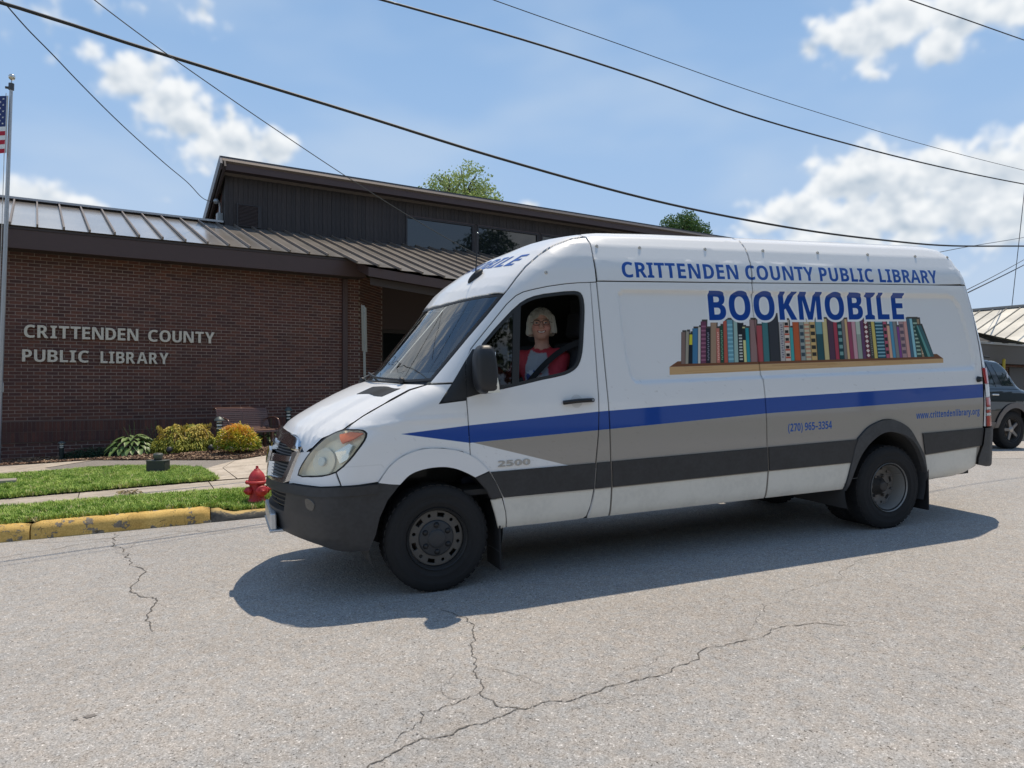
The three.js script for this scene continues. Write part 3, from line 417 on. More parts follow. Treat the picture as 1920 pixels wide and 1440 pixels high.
const glassMat = phys(.80, .88, .87, { roughness: .012, transmission: 1, thickness: 0, ior: 2.3, clearcoat: 1, clearcoatRoughness: .01 });
const tintMat = phys(.16, .18, .19, { roughness: .02, transmission: 1, thickness: 0, ior: 1.6 });
const blackPlastic = std(.018, .019, .021, .5), rubber = std(.016, .016, .017, .85), chrome = std(.75, .76, .78, .12, 1), innerDark = std(.055, .055, .056, .9), steel = std(.32, .33, .35, .45, .7);
const VAN = (() => {
  const prof = [[-.62, .25], [-.86, .27], [-.99, .33], [-1.05, .45], [-1.075, .6], [-1.08, .74], [-1.065, .84], [-1.045, .95], [-1.015, 1.06], [-.975, 1.14], [-.92, 1.19], [-.84, 1.243], [-.70, 1.32], [-.55, 1.395], [-.40, 1.458], [-.28, 1.495], [.03, 1.86], [.33, 2.22], [.42, 2.295], [.56, 2.39], [.78, 2.515], [1.1, 2.645], [1.45, 2.72], [2.0, 2.75], [3.2, 2.76], [4.8, 2.76], [5.18, 2.745], [5.36, 2.69], [5.46, 2.58], [5.55, 2.33], [5.62, 2.05], [5.70, 1.66], [5.73, 1.40], [5.755, .9], [5.755, .45], [5.4, .40], [4.5, .36], [0, .36]];
  const front = [[0, .2], [.90, .22], [.945, .32], [.955, .39], [.97, .55], [.985, .85], [.985, 1.1], [.975, 1.3], [.945, 1.6], [.905, 2.0], [.88, 2.24], [.865, 2.35], [.838, 2.45], [.79, 2.56], [.71, 2.655], [.60, 2.705], [.42, 2.74], [.2, 2.757], [0, 2.76]];
  const rec = Hull.pack([[1.53, 2.15], [1.56, 2.18], [1.6, 2.19], [5.2, 2.185], [5.29, 2.155], [5.36, 2.06], [5.44, 1.75], [5.482, 1.52], [5.47, 1.46], [5.43, 1.442], [1.71, 1.425], [1.64, 1.44], [1.6, 1.48], [1.56, 1.7]]);
  return new Hull(prof, front, {
    bow: (x, y, z) => .38 * Math.min(Math.abs(z), 1.05) ** 2 * (1 - sst(.8, 1.9, x)) - .06 * z * z * sst(4.4, 5.4, x),
    relief: (x, y, z) => {
      const a = Math.abs(z); let d = 0;
      if (x > 1.45 && a > .6 && y > 1.3 && y < 2.3) d += .026 * (1 - sst(-.034, -.004, Hull.sd(rec, x, y)));        // pressed panels
      if (x > 1.36 && a > .6) d += .008 * sst(2.425, 2.452, y);                                                       // crease under the roof
      if (x < .1 && y > 1.05 && a < .85) d -= .016 * (1 - sst(.55, .63, a + .05 * sst(-.5, -.1, x) * -1)) * sst(-1.0, -.88, x) * (1 - sst(-.3, -.12, x)); // raised bonnet
      if (x < .24 && x > -.6 && a > .8) d -= .006 * (1 - sst(0, .035, Math.abs(y - (1.225 + (x + .4) * .05))));     // line along the wing
      return d;
    },
  });
})();
const vanRoot = thing('bookmobile_van', 'white high roof cargo van with blue stripe, painted bookshelf and BOOKMOBILE lettering', 'van', SO);
vanRoot.quaternion.copy(SQ);
{
  const H = VAN, S = H.side(1), AX = .4, R = H.round(AX, -1), WX = 1.6, RW = H.round(WX, -1), BX = 4.7, RB = H.round(BX, 1), OY = 1.2, O = H.over(OY);
  const rp = (x, y, z, ax = AX) => [Math.atan2(z, ax - x), y], bp = (x, y, z) => [Math.atan2(z, x - BX), y], op = (x, y, z) => [x, Math.atan2(y - OY, z)];
  // ---- print: two maps laid over the left side, metres in the van's own side view
  const CARGO = [1.36, 5.6, .8, 2.62], CAB = [-.4, 1.42, .8, 1.4];
  const uvBox = (B) => (p) => (p.z > .05 ? [(p.x - B[0]) / (B[1] - B[0]), (p.y - B[2]) / (B[3] - B[2])] : [.01, .999]);
  const WHITE = '#e9e9e8', BLUE = '#004196', TAUPE = '#a29a90';
  const sheet = (B, w) => { const c = document.createElement('canvas'); c.width = w; c.height = Math.round(w * (B[3] - B[2]) / (B[1] - B[0])); const g = c.getContext('2d'), s = w / (B[1] - B[0]); g.fillStyle = WHITE; g.fillRect(0, 0, c.width, c.height); return { c, g, s, X: (x) => (x - B[0]) * s, Y: (y) => (B[3] - y) * s, poly(pts, f) { g.fillStyle = f; g.beginPath(); pts.forEach(([x, y], i) => (i ? g.lineTo(this.X(x), this.Y(y)) : g.moveTo(this.X(x), this.Y(y)))); g.closePath(); g.fill(); } }; };
  const tex = (c) => { const t = new THREE.CanvasTexture(c); t.colorSpace = THREE.SRGBColorSpace; t.magFilter = THREE.LinearFilter; t.wrapS = t.wrapT = THREE.ClampToEdgeWrapping; return t; };
  const stripe = (k) => { k.poly([[-.25, 1.155], [.251, 1.188], [1.291, 1.236], [2.905, 1.275], [5.547, 1.301], [5.7, 1.303], [5.7, 1.172], [5.537, 1.171], [2.907, 1.144], [1.269, 1.093], [.249, 1.062]], BLUE); k.poly([[.275, 1.062], [1.269, 1.093], [2.907, 1.144], [5.537, 1.171], [5.7, 1.172], [5.7, .80], [1.24, .80], [1.02, .843]], TAUPE); };
  const fit = (k, text, x0, x1, y0, y1, fill, outline) => { // text set between x0 and x1, capitals from y0 to y1
    const g = k.g; g.save(); g.font = 'bold 200px sans-serif'; const w = g.measureText(text).width, cap = 200 * .714; g.translate(k.X(x0), k.Y(y0)); g.scale((x1 - x0) * k.s / w, (y1 - y0) * k.s / cap); if (outline) { g.lineJoin = 'miter'; g.miterLimit = 3; g.strokeStyle = outline; g.lineWidth = 26; g.strokeText(text, 0, 0); } g.fillStyle = g.strokeStyle = fill; g.lineWidth = outline ? 3 : 1; g.strokeText(text, 0, 0); g.fillText(text, 0, 0); g.restore(); };
  const cargo = sheet(CARGO, 2048), cab = sheet(CAB, 1024);
  stripe(cargo); stripe(cab);
  { // bookshelf print
    const k = cargo, g = k.g, r = rng(201);
    const shelf = (x) => lerp(1.563, 1.561, (x - 2) / 3.07), foot = (x) => shelf(x) + .022;
    k.poly([[1.987, 1.563], [2.07, 1.607], [4.992, 1.607], [5.069, 1.562]], '#7a4f36'); k.poly([[1.987, 1.563], [5.069, 1.562], [5.065, 1.521], [1.983, 1.499]], '#cfa878');
    g.save(); g.globalAlpha = .4; for (let i = 0; i < 26; i++) { const t = r(), x = lerp(2, 4.7, r()), l = .2 + r() * .8; g.strokeStyle = r() > .5 ? '#a87744' : '#dbb583'; g.lineWidth = 1 + r() * 1.5; g.beginPath(); g.moveTo(k.X(x), k.Y(lerp(1.505, 1.558, t))); g.lineTo(k.X(Math.min(5.05, x + l)), k.Y(lerp(1.512, 1.558, t))); g.stroke(); } g.restore();
    // [width, height, colour, band colour, pattern, lean]
    const B = [[.055, .26, '#8d6f63', '', 0, -.03], [.04, .265, '#a9a18c', '', 0, -.035], [.05, .25, '#1d2530', '#d9d03e', 7, -.04], [.075, .29, '#3b7fae', '', 0, -.03], [.035, .30, '#d8cfc0', '', 0, -.03], [.075, .33, '#7b3b59', '#a2687f', 1, -.03], [.055, .29, '#2a2b38', '#8d8f9b', 2, -.025], [.085, .35, '#b08c6c', '', 0, -.03], [.05, .29, '#d9745f', '#f0c0b0', 2, -.02], [.05, .31, '#27523f', '#7fb08e', 2, -.02], [.055, .34, '#cf5540', '', 0, -.02], [.085, .36, '#62a3b5', '#8fc4cf', 1, -.015], [.06, .38, '#9cc0b4', '', 0, -.02], [.075, .36, '#20252c', '#c9cdc4', 3, -.015], [.04, .3, '#e0dd8a', '#262c33', 7, -.01], [.05, .29, '#1aa0ad', '', 0, -.01], [.1, .36, '#a07772', '', 0, -.02], [.085, .31, '#c0494f', '', 0, -.015], [.09, .42, '#3e7f83', '', 1, -.012], [.155, .45, '#3b3d44', '', 0, -.01], [.07, .36, '#bfb8b2', '#7a7580', 2, -.01], [.085, .35, '#e3cdb6', '#2a2626', 4, -.01], [.05, .29, '#35b3b0', '', 0, -.01], [.095, .35, '#d65b2c', '', 0, -.008], [.075, .35, '#9aa39a', '#3f4c55', 5, -.008], [.085, .35, '#d3c49a', '#c98b70', 1, -.006], [.09, .36, '#e3b76a', '#3a3630', 5, -.006], [.11, .38, '#285a61', '#6fa1a6', 7, -.004], [.075, .37, '#ddc680', '', 0, -.004], [.095, .42, '#5b3a52', '', 0, -.003], [.06, .36, '#c23a50', '', 0, -.003], [.075, .36, '#1f4b50', '#7fa5a0', 5, -.003], [.05, .36, '#8d7f78', '', 0, 0], [.04, .36, '#e7b878', '', 0, 0], [.065, .4, '#a8405f', '', 0, 0], [.065, .36, '#d99aa3', '', 0, 0], [.075, .36, '#9fac9a', '#c2ccbb', 7, 0], [.055, .36, '#6b3f6b', '', 0, 0], [.075, .36, '#7a2b40', '#efe0d2', 6, .002], [.055, .34, '#4c4a46', '#8b8782', 2, .003], [.055, .36, '#e2c75c', '', 0, .004], [.14, .36, '#1e5a6e', '#8fb8c2', 8, .004], [.06, .36, '#cf5570', '#333', 5, .005], [.05, .3, '#edb289', '', 0, .006], [.055, .36, '#4a9cc4', '', 0, .006], [.06, .35, '#8b8a85', '', 0, .007], [.045, .29, '#8a3f95', '', 0, .008], [.085, .36, '#b98f8f', '#6a5a66', 5, .009], [.06, .36, '#e09b8f', '', 0, .01], [.055, .37, '#3f6b86', '', 0, .012], [.05, .37, '#8fd0da', '', 0, .014], [.085, .37, '#3f5a52', '#a7bfa9', 1, .016], [.045, .36, '#b08f6b', '#e8d6b5', 2, .02], [.055, .29, '#20524a', '', 0, .10], [.055, .3, '#5fa79f', '', 0, .11], [.06, .3, '#3d6d72', '', 0, .13]];
    const mute = (h) => { if (h.length !== 7) return h; const v = [1, 3, 5].map((i) => parseInt(h.slice(i, i + 2), 16)), g = (v[0] + v[1] + v[2]) / 3; return 'rgb(' + v.map((q) => Math.round(q * .8 + g * .2)).join(',') + ')'; };
    const total = B.reduce((s, b) => s + b[0], 0), sc = (4.955 - 2.10) / total; let x = 2.10;
    for (const [w0, h0, c, c2, pat, lean] of B) { const h = h0 > .31 ? lerp(h0, .362, .55) : h0;
      const w = w0 * sc, y = foot(x), t = [[x, y], [x + w, y], [x + w + -lean * (h / .3), y + h], [x - lean * (h / .3), y + h]]; k.poly(t.map(([a, b], i) => [a + (i > 1 ? .012 : 0), b + (i > 1 ? .016 : 0)]), '#4a4540'); k.poly(t, mute(c));
      const P = (u, v) => [x + w * u - lean * (h / .3) * v, y + h * v], band = (u0, u1, v0, v1, f) => k.poly([P(u0, v0), P(u1, v0), P(u1, v1), P(u0, v1)], f);
      if (pat === 1) for (let i = 0; i < 9; i++) band(.08, .92, .06 + i * .1, .1 + i * .1, c2);
      if (pat === 2) for (let i = 0; i < 15; i++) band(.3 + .1 * (i % 2), .7 + .1 * (i % 2), .08 + i * .055, .11 + i * .055, c2);
      if (pat === 3) for (let i = 0; i < 9; i++) band(.2, .8, .05 + i * .07, .09 + i * .07, c2);
      if (pat === 4) for (let i = 0; i < 5; i++) { band(.12, .9, .06 + i * .19, .1 + i * .19, '#c8553f'); band(.2, .8, .11 + i * .19, .18 + i * .19, c2); }
      if (pat === 5) for (let i = 0; i < 5; i++) band(.15, .85, .1 + i * .17, .19 + i * .17, c2);
      if (pat === 6) for (let i = 0; i < 8; i++) k.poly([P(.5, .03 + i * .12), P(.9, .08 + i * .12), P(.5, .13 + i * .12), P(.1, .08 + i * .12)], c2);
      if (pat === 7) band(0, 1, .62, .96, c2); if (pat === 8) for (let i = 0; i < 11; i++) band(.04, .96, .04 + i * .087, .075 + i * .087, c2);
      k.poly([P(0, 0), P(.1, 0), P(.1, 1), P(0, 1)], 'rgba(0,0,0,.28)'); k.poly([P(.9, 0), P(1, 0), P(1, 1), P(.9, 1)], 'rgba(0,0,0,.22)'); x += w;
    }
    fit(k, 'BOOKMOBILE', 2.385, 4.632, 1.945, 2.187, BLUE, '#eeeeed'); fit(k, 'CRITTENDEN COUNTY PUBLIC LIBRARY', 1.59, 5.075, 2.288, 2.412, '#0a4ba2');
    fit(k, '(270) 965–3354', 3.126, 3.617, .975, 1.045, '#0a4ba2'); fit(k, 'www.crittendenlibrary.org', 4.634, 5.478, 1.007, 1.067, '#0a4ba2');
  }
  const dirt = (k, n, y0, seed) => { const r = rng(seed), g = k.g; for (let i = 0; i < n; i++) { g.fillStyle = 'rgba(96,88,74,' + (.03 + r() * .05) + ')'; g.beginPath(); g.ellipse(r() * k.c.width, k.c.height * (y0 + (1 - y0) * r()), 2 + r() * 9, 1 + r() * 2.5, r(), 0, 7); g.fill(); } };
  dirt(cargo, 260, .55, 203); dirt(cab, 150, .4, 204);
  const paint = (more) => phys(.80, .80, .795, { roughness: .38, clearcoat: .5, clearcoatRoughness: .04, specularIntensity: .6, ...more });
  const white = paint(), cargoMat = paint({ map: tex(cargo.c) }), cabMat = paint({ map: tex(cab.c) }); cargoMat.color.setRGB(1, 1, 1); cabMat.color.setRGB(1, 1, 1);
  const sillMat = phys(.74, .725, .68, { roughness: .42, clearcoat: .3, clearcoatRoughness: .2, map: dataTex(512, 256, (() => { const a = tileNoise(40, 211), b = tileNoise(7, 212), r = rng(213); return (x, y) => { const q = a(x / 512, y / 256) * .4 + b(x / 512, y / 256) * .6, k = 1 - .05 * sst(.3, 1, q + (r() - .5) * .3); return [k, k * .99, k * .965]; }; })()) });
  const trimTex = dataTex(512, 256, (() => { const a = tileNoise(60, 221), b = tileNoise(14, 222), r = rng(223); return (x, y) => { const k = .9 + (a(x / 512, y / 256) - .5) * .12 + (b(x / 512, y / 256) - .5) * .1 + (r() - .5) * .06; return [k, k, k]; }; })());
  const trim = std(.058, .062, .068, .55, 0, { map: trimTex }), dark = std(.034, .037, .042, .5, 0, { map: trimTex });
  const GAP = .0038;
  const P = (name, outline, mat, dom, { holes, cell = .03, gap = GAP, uv, skirt = .014, offset = 0, both = false, parent = vanRoot, label } = {}) => {
    const g = polyMesh(gap ? inset(outline, gap) : outline, holes?.map((h) => (gap ? inset(h, -gap) : h)), cell, dom, { uv: uv ?? ((p) => [p.x, p.y]), skirt, offset }); const m = part(name, g, mat, parent, label);
    if (both) part(name, mirrorX(g), both === true ? mat : both, parent); return m;
  };
  // ---- left and right sides
  const doorO = [[1.309, 2.243], [1.2, 2.238], [1.092, 2.228], [.95, 2.208], [.829, 2.184], [.74, 2.163], [.679, 2.135], [.60, 2.070], [.45, 1.905], [.304, 1.744], [.262, 1.68], [.247, 1.6], [.241, 1.39], [.247, 1.1], [.251, .967], [.3, .925], [.345, .885], [.390, .844], [.445, .75], [.492, .646], [.518, .53], [.530, .41], [.85, .408], [1.12, .410], [1.165, .416], [1.187, .432], [1.22, .52], [1.244, .628], [1.263, .846], [1.29, 1.05], [1.303, 1.215], [1.309, 1.375]];
  const winO = smooth([[.352, 1.415], [.368, 1.74], [.42, 1.81], [.56, 1.95], [.704, 2.075], [.826, 2.13], [1.0, 2.158], [1.165, 2.171], [1.218, 2.158], [1.239, 2.11], [1.24, 2.018], [1.222, 1.87], [1.204, 1.74], [1.184, 1.658], [1.155, 1.6], [1.118, 1.566], [1.039, 1.532], [.85, 1.5], [.653, 1.464], [.45, 1.43]], 2, true);
  P('driver_door', doorO, cabMat, S, { holes: [winO], uv: uvBox(CAB), cell: .035 });
  P('passenger_door', doorO, white, H.side(-1), { holes: [winO], cell: .07 });
  P('window_frame', inset(winO, -.002), blackPlastic, S, { holes: [inset(winO, .022)], gap: 0, offset: -.004, skirt: .03, both: true });
  const bar = [[.60, 1.452], [.655, 1.463], [.712, 2.07], [.65, 2.02]]; P('window_bar', bar, blackPlastic, S, { gap: 0, offset: -.005, skirt: .02, both: true });
  const quarter = [[.37, 1.43], [.385, 1.735], [.65, 2.01], [.603, 1.465]]; P('quarter_pane', quarter, tintMat, S, { gap: 0, offset: -.012, skirt: 0 });
  P('passenger_window', inset(winO, .02), tintMat, H.side(-1), { gap: 0, offset: -.012, skirt: 0, cell: .08 });
  const fender = [[-.622, 1.2], [-.555, 1.245], [-.488, 1.286], [-.335, 1.365], [-.144, 1.455], [-.02, 1.49], [.143, 1.492], [.036, 1.354], [.240, 1.371], [.247, 1.1], [.251, .967], [.3, .925], [.345, .885], [.388, .848], [.291, .945], [.191, 1.002], [.046, 1.035], [-.102, 1.041], [-.244, 1.002], [-.34, .935], [-.421, .833], [-.55, .824], [-.668, .822], [-.697, .920], [-.61, 1.001], [-.555, 1.065], [-.51, 1.123], [-.487, 1.172], [-.505, 1.194], [-.56, 1.2]];
  P('front_wing', fender, cabMat, S, { uv: uvBox(CAB) }); P('front_wing', fender, white, H.side(-1), { cell: .06 });
  const arcO = smooth([[-.421, .83], [-.34, .935], [-.244, 1.002], [-.102, 1.041], [.046, 1.035], [.191, 1.002], [.291, .945], [.386, .85]], 4), arcI = smooth([[.278, .812], [.239, .836], [.14, .883], [.042, .905], [-.107, .898], [-.203, .866], [-.273, .805]], 4);
  P('wheel_arch', [...arcO, ...arcI, [-.345, .815]], white, S, { gap: .001, offset: .016, skirt: .05, cell: .03, both: true });
  P('arch_trim', [[.283, .808], [.39, .845], [.445, .75], [.492, .648], [.402, .638], [.36, .715]], dark, S, { offset: .012, skirt: .05, both: true }); P('sill_end', [[.402, .632], [.49, .642], [.518, .53], [.527, .41], [.465, .4], [.435, .52]], sillMat, S, { skirt: .03, both: true });
  P('mirror_triangle', [[.045, 1.357], [.2445, 1.374], [.2485, 1.6], [.26, 1.668]], blackPlastic, S, { offset: .003, both: true }); P('mirror_base', [[.2405, 1.385], [.35, 1.408], [.366, 1.74], [.31, 1.74], [.262, 1.672], [.246, 1.6]], blackPlastic, S, { offset: .004, both: true });
  const pillar = [[.0, 1.5], [.15, 1.5], [.258, 1.655], [.304, 1.744], [.45, 1.905], [.60, 2.070], [.679, 2.135], [.74, 2.163], [.829, 2.184], [.95, 2.208], [1.092, 2.228], [1.2, 2.238], [1.309, 2.243], [1.362, 2.247], [1.358, 2.447], [1.366, 2.62], [1.227, 2.600], [1.067, 2.543], [.925, 2.459], [.794, 2.361], [.70, 2.268], [.615, 2.172], [.45, 1.99], [.30, 1.83], [.15, 1.665]];
  P('cab_side', pillar, white, S, { cell: .025, both: true });
  for (const sd of [1, -1]) part('pillar_lining', polyMesh([[-.02, 1.48], [.2, 1.5], [.33, 1.72], [.62, 2.04], [.8, 2.14], [1.3, 2.19], [1.3, 2.5], [.9, 2.42], [.6, 2.17], [.28, 1.82]], null, .06, H.side(sd), { offset: -.03 }), innerDark, vanRoot);
  const bpil = [[1.309, 2.243], [1.362, 2.245], [1.388, 1.372], [1.392, 1.21], [1.393, .854], [1.4, .643], [1.388, .41], [1.2, .408], [1.2, .44], [1.225, .52], [1.249, .628], [1.268, .846], [1.294, 1.05], [1.306, 1.215], [1.312, 1.375]];
  P('door_pillar', bpil, cabMat, S, { uv: uvBox(CAB) }); P('door_pillar', bpil, white, H.side(-1), { cell: .08 });
  const mid = [[1.366, 2.252], [2.858, 2.26], [2.872, 1.9], [2.888, 1.498], [2.894, 1.348], [2.899, 1.09], [2.899, .863], [2.912, .65], [2.896, .412], [1.392, .408], [1.404, .643], [1.397, .854], [1.396, 1.21], [1.392, 1.372]];
  P('cargo_side', mid, cargoMat, S, { uv: uvBox(CARGO), cell: .022, label: 'left cargo side with the start of the painted bookshelf' }); P('cargo_side', mid, white, H.side(-1), { cell: .08 });
  const rarO = smooth([[3.905, .869], [4.021, .958], [4.13, 1.0], [4.247, 1.022], [4.378, 1.003], [4.524, .93], [4.626, .809], [4.727, .666]], 4), rarI = smooth([[4.79, .41], [4.74, .55], [4.65, .722], [4.544, .829], [4.377, .895], [4.213, .9], [4.051, .821], [3.941, .707], [3.85, .53], [3.8, .41]], 4);
  const rear = [[2.862, 2.26], [3.2, 2.263], [3.5, 2.265], [4.0, 2.2685], [4.5, 2.27], [5.0, 2.2705], [5.45, 2.271], [5.485, 2.1], [5.516, 1.941], [5.54, 1.7], [5.549, 1.562], [5.548, 1.452], [5.535, 1.15], [5.520, .884], [5.50, .72], [5.44, .5], [5.3, .44], [5.162, .417], [4.80, .412], [4.76, .55], [4.715, .69], ...rarO.slice().reverse().map((p) => [p[0], p[1]]), [3.87, .79], [3.77, .41], [2.9, .412], [2.917, .65], [2.903, .863], [2.903, 1.09], [2.898, 1.348], [2.892, 1.498], [2.876, 1.9]];
  P('cargo_side', rear, cargoMat, S, { uv: uvBox(CARGO), cell: .022, label: 'left rear side with most of the painted bookshelf' }); P('cargo_side', rear, white, H.side(-1), { cell: .08 });
  P('rear_wheel_arch', [...rarO, [4.76, .55], [4.80, .41], ...rarI, [3.768, .412], [3.87, .79]], trim, S, { gap: .001, offset: .018, skirt: .05, both: true });
  // rubbing strips and sills
  const strip = (pts, n = 'side_moulding') => P(n, pts, dark, S, { gap: .003, offset: .014, skirt: .02, cell: .04, both: true });
  strip([[.396, .843], [1.26, .845], [1.246, .64], [.5, .641], [.45, .745]]); strip([[1.27, .846], [1.389, .847], [1.397, .643], [1.253, .641]]); strip([[1.401, .848], [2.896, .858], [2.908, .652], [1.407, .642]]); strip([[2.908, .858], [3.9, .864], [3.84, .655], [2.92, .652]]); strip([[4.70, .87], [5.52, .876], [5.498, .70], [4.745, .662]]);
  const low = (pts) => P('sill_panel', pts, sillMat, S, { gap: .002, offset: .003, skirt: .012, cell: .05, both: true });
  low([[.505, .636], [1.24, .637], [1.218, .53], [1.185, .435], [1.16, .418], [.532, .414]]); low([[1.254, .637], [1.396, .639], [1.384, .413], [1.205, .412], [1.23, .52]]); low([[1.408, .638], [2.907, .648], [2.89, .415], [1.396, .412]]); low([[2.922, .648], [3.835, .652], [3.765, .416], [2.905, .415]]); low([[4.752, .658], [5.44, .688], [5.43, .51], [5.3, .447], [5.162, .42], [4.81, .415]]);
  // ---- roof, bonnet, nose
  const seam = (x, y) => { const q = H.side(1)(x, y); return op(x, y, q.p.z); }, mir = (l) => [...l, ...l.slice().reverse().map(([x, t]) => [x, Math.PI - t])];
  const wsE = smooth([[.012, 1.52, .853], [.15, 1.675, .856], [.30, 1.835, .858], [.45, 1.995, .858], [.59, 2.148, .852]], 3).map((q) => rp(...q, WX)), wsTop = [[.50, 2.148, .74], [.405, 2.138, .598], [.33, 2.122, .43], [.269, 2.108, .25], [.243, 2.102, 0]].map((q) => rp(...q, WX)), wsBot = [[-.258, 1.505, 0], [-.24, 1.505, .25], [-.17, 1.508, .5], [-.08, 1.513, .7]].map((q) => rp(...q, WX));
  const grO = [[-.945, 1.165, 0], [-.925, 1.16, .2], [-.895, 1.15, .36], [-.865, 1.13, .5], [-.862, 1.105, .558], [-.882, 1.05, .585], [-.93, .93, .54], [-.979, .815, .485], [-1.0, .79, .42], [-1.03, .785, .3], [-1.066, .782, 0]].map((q) => rp(...q)), full = (l) => [...l, ...l.slice(1, -1).reverse().map(([f, y]) => [-f, y])];
  const headerO = [wsE[wsE.length - 1], ...wsTop].map(([f, y]) => { const q = RW(f, y + .003).p; return op(q.x, q.y, q.z); }), grTop = grO.slice(0, 5).map(([f, y]) => { const q = R(f, y - .006).p; return [q.x, q.z]; });
  const capL = [[1.366, 2.628], [1.227, 2.604], [1.067, 2.547], [.925, 2.463], [.794, 2.365], [.70, 2.272], [.617, 2.175]].map(([x, y]) => seam(x, y));
  P('cab_roof', [...capL, ...headerO.slice(0, -1), headerO[headerO.length - 1], ...headerO.slice(0, -1).reverse().map(([x, t]) => [x, Math.PI - t]), ...capL.slice().reverse().map(([x, t]) => [x, Math.PI - t])], white, O, { cell: [.03, .03], label: 'sloping white cab roof with blue lettering' });
  const roofUv = uvBox(CARGO);
  const flip = (l) => l.map(([x, t]) => [x, Math.PI - t]), fr = [seam(1.374, 2.2525), seam(1.367, 2.44), [1.376, 1.15], [1.376, Math.PI / 2]], bk = [[2.872, Math.PI / 2], [2.874, 1.15], seam(2.881, 2.49), seam(2.862, 2.2585)], lo = [seam(2.36, 2.257), seam(1.87, 2.255)];
  P('roof', [...fr, ...flip(fr.slice(0, 3).reverse()), ...flip(lo.slice().reverse()), ...flip(bk.slice(1).reverse()), ...bk, ...lo], cargoMat, O, { cell: [.08, .022], uv: roofUv });
  const fr2 = [seam(2.869, 2.2585), seam(2.888, 2.49), [2.880, 1.15], [2.879, Math.PI / 2]], bk2 = [[5.33, Math.PI / 2], [5.34, 1.2], seam(5.43, 2.48), seam(5.452, 2.269)], lo2 = [[5.0, 2.2685], [4.5, 2.268], [4.0, 2.2665], [3.5, 2.263], [3.2, 2.261]].map((q) => seam(...q));
  P('roof', [...fr2, ...flip(fr2.slice(0, 3).reverse()), ...flip(lo2.slice().reverse()), ...flip(bk2.slice(1).reverse()), ...bk2, ...lo2], cargoMat, O, { cell: [.08, .022], uv: roofUv });
  const hoodL = [...grTop, [-.893, .575], [-.872, .64], [-.826, .702], [-.734, .778], [-.68, .822], [-.63, .852], [-.555, .856], [-.488, .846], [-.335, .846], [-.144, .815], [-.03, .84], [-.07, .76], [-.157, .578], [-.235, .37], [-.28, .205], [-.293, 0]];
  const hood = P('bonnet', [...hoodL, ...hoodL.slice(1, -1).reverse().map(([x, z]) => [x, -z])], white, H.top, { cell: .03 });
  for (const s of [1, -1]) { P('bonnet_vent', [[-.452, .42 * s], [-.33, .425 * s], [-.185, .725 * s], [-.32, .712 * s]], std(.015, .016, .017, .6), H.top, { gap: 0, offset: .003, skirt: .003, parent: hood }); }
  const noseL = [[-.978, .80, .50], [-.9, 1.035, .575], [-.828, 1.048, .708], [-.891, .947, .636], [-.919, .872, .61], [-.85, .873, .745], [-.777, .886, .855], [-.699, .917, .936], [-.67, .824, .962], [-.796, .812, .848], [-.951, .81, .56]].map((q) => rp(...q));
  P('nose_panel', noseL, white, R, { cell: .025, both: true });
  // front bumper, one piece round the nose
  const bumpTop = [[-1.066, .802, 0], [-1.05, .803, .25], [-1.0, .805, .43], [-.951, .808, .56], [-.796, .81, .848], [-.668, .822, .963], [-.418, .826, .984], [-.273, .803, .983]].map((q) => rp(...q)), bumpBot = [[-.357, .705, .978], [-.415, .587, .972], [-.443, .470, .962], [-.492, .365, .949], [-.66, .37, .91], [-.802, .40, .80], [-.9, .42, .62], [-.984, .436, .425], [-1.04, .445, 0]].map((q) => rp(...q));
  const half = [...bumpTop.slice(1), ...bumpBot.slice(0, -1)], inL = [[-1.06, .69, .19], [-.985, .725, .498], [-.99, .68, .475], [-1.0, .605, .44], [-1.05, .6, .2]].map((q) => rp(...q));
  const holesB = [[[-inL[1][0], .73], [-inL[3][0], .6], [inL[3][0], .6], [inL[2][0], .68], [inL[1][0], .73]]];
  const bumper = P('front_bumper', [bumpTop[0], ...half, bumpBot[bumpBot.length - 1], ...half.slice().reverse().map(([f, y]) => [-f, y])], dark, R, { gap: .002, offset: .012, skirt: .05, cell: .025, holes: holesB, label: 'charcoal plastic front bumper' });
  P('bumper_lip', [bumpTop[0], ...bumpTop.slice(1, 7), ...bumpTop.slice(1, 7).reverse().map(([f, y]) => [f, y - .07]), [0, .735], ...bumpTop.slice(1, 7).map(([f, y]) => [-f, y - .07]), ...bumpTop.slice(1, 7).reverse().map(([f, y]) => [-f, y])], dark, R, { gap: .004, offset: .024, skirt: .014, cell: .03, parent: bumper });
  P('cooler', [[-.36, .74], [-.36, .59], [.36, .59], [.36, .74]], innerDark, R, { gap: 0, offset: -.05, skirt: 0, cell: .05, parent: bumper });
  for (let i = 0; i < 3; i++) P('intake_bar', [[-.33, .628 + i * .034], [.33, .628 + i * .034], [.33, .636 + i * .034], [-.33, .636 + i * .034]], blackPlastic, R, { gap: 0, offset: -.012, skirt: .02, parent: bumper });
  for (const s of [1, -1]) P('fog_lamp', smooth([[-.873, .722, .738], [-.842, .72, .79], [-.824, .69, .82], [-.834, .648, .80], [-.868, .662, .745]], 3, true).map((q) => { const [f, y] = rp(...q); return [f * s, y]; }), phys(.05, .05, .045, { roughness: .15, clearcoat: .6 }), R, { gap: 0, offset: .018, skirt: .012, parent: bumper });
  part('plate_holder', [rbox(-1.10, -1.055, .44, .565, -.34, .33, .012), rbox(-1.11, -1.0, .425, .445, -.3, .34, .008)], std(.62, .63, .64, .35, .6), bumper, 'pale metal plate below the front bumper');
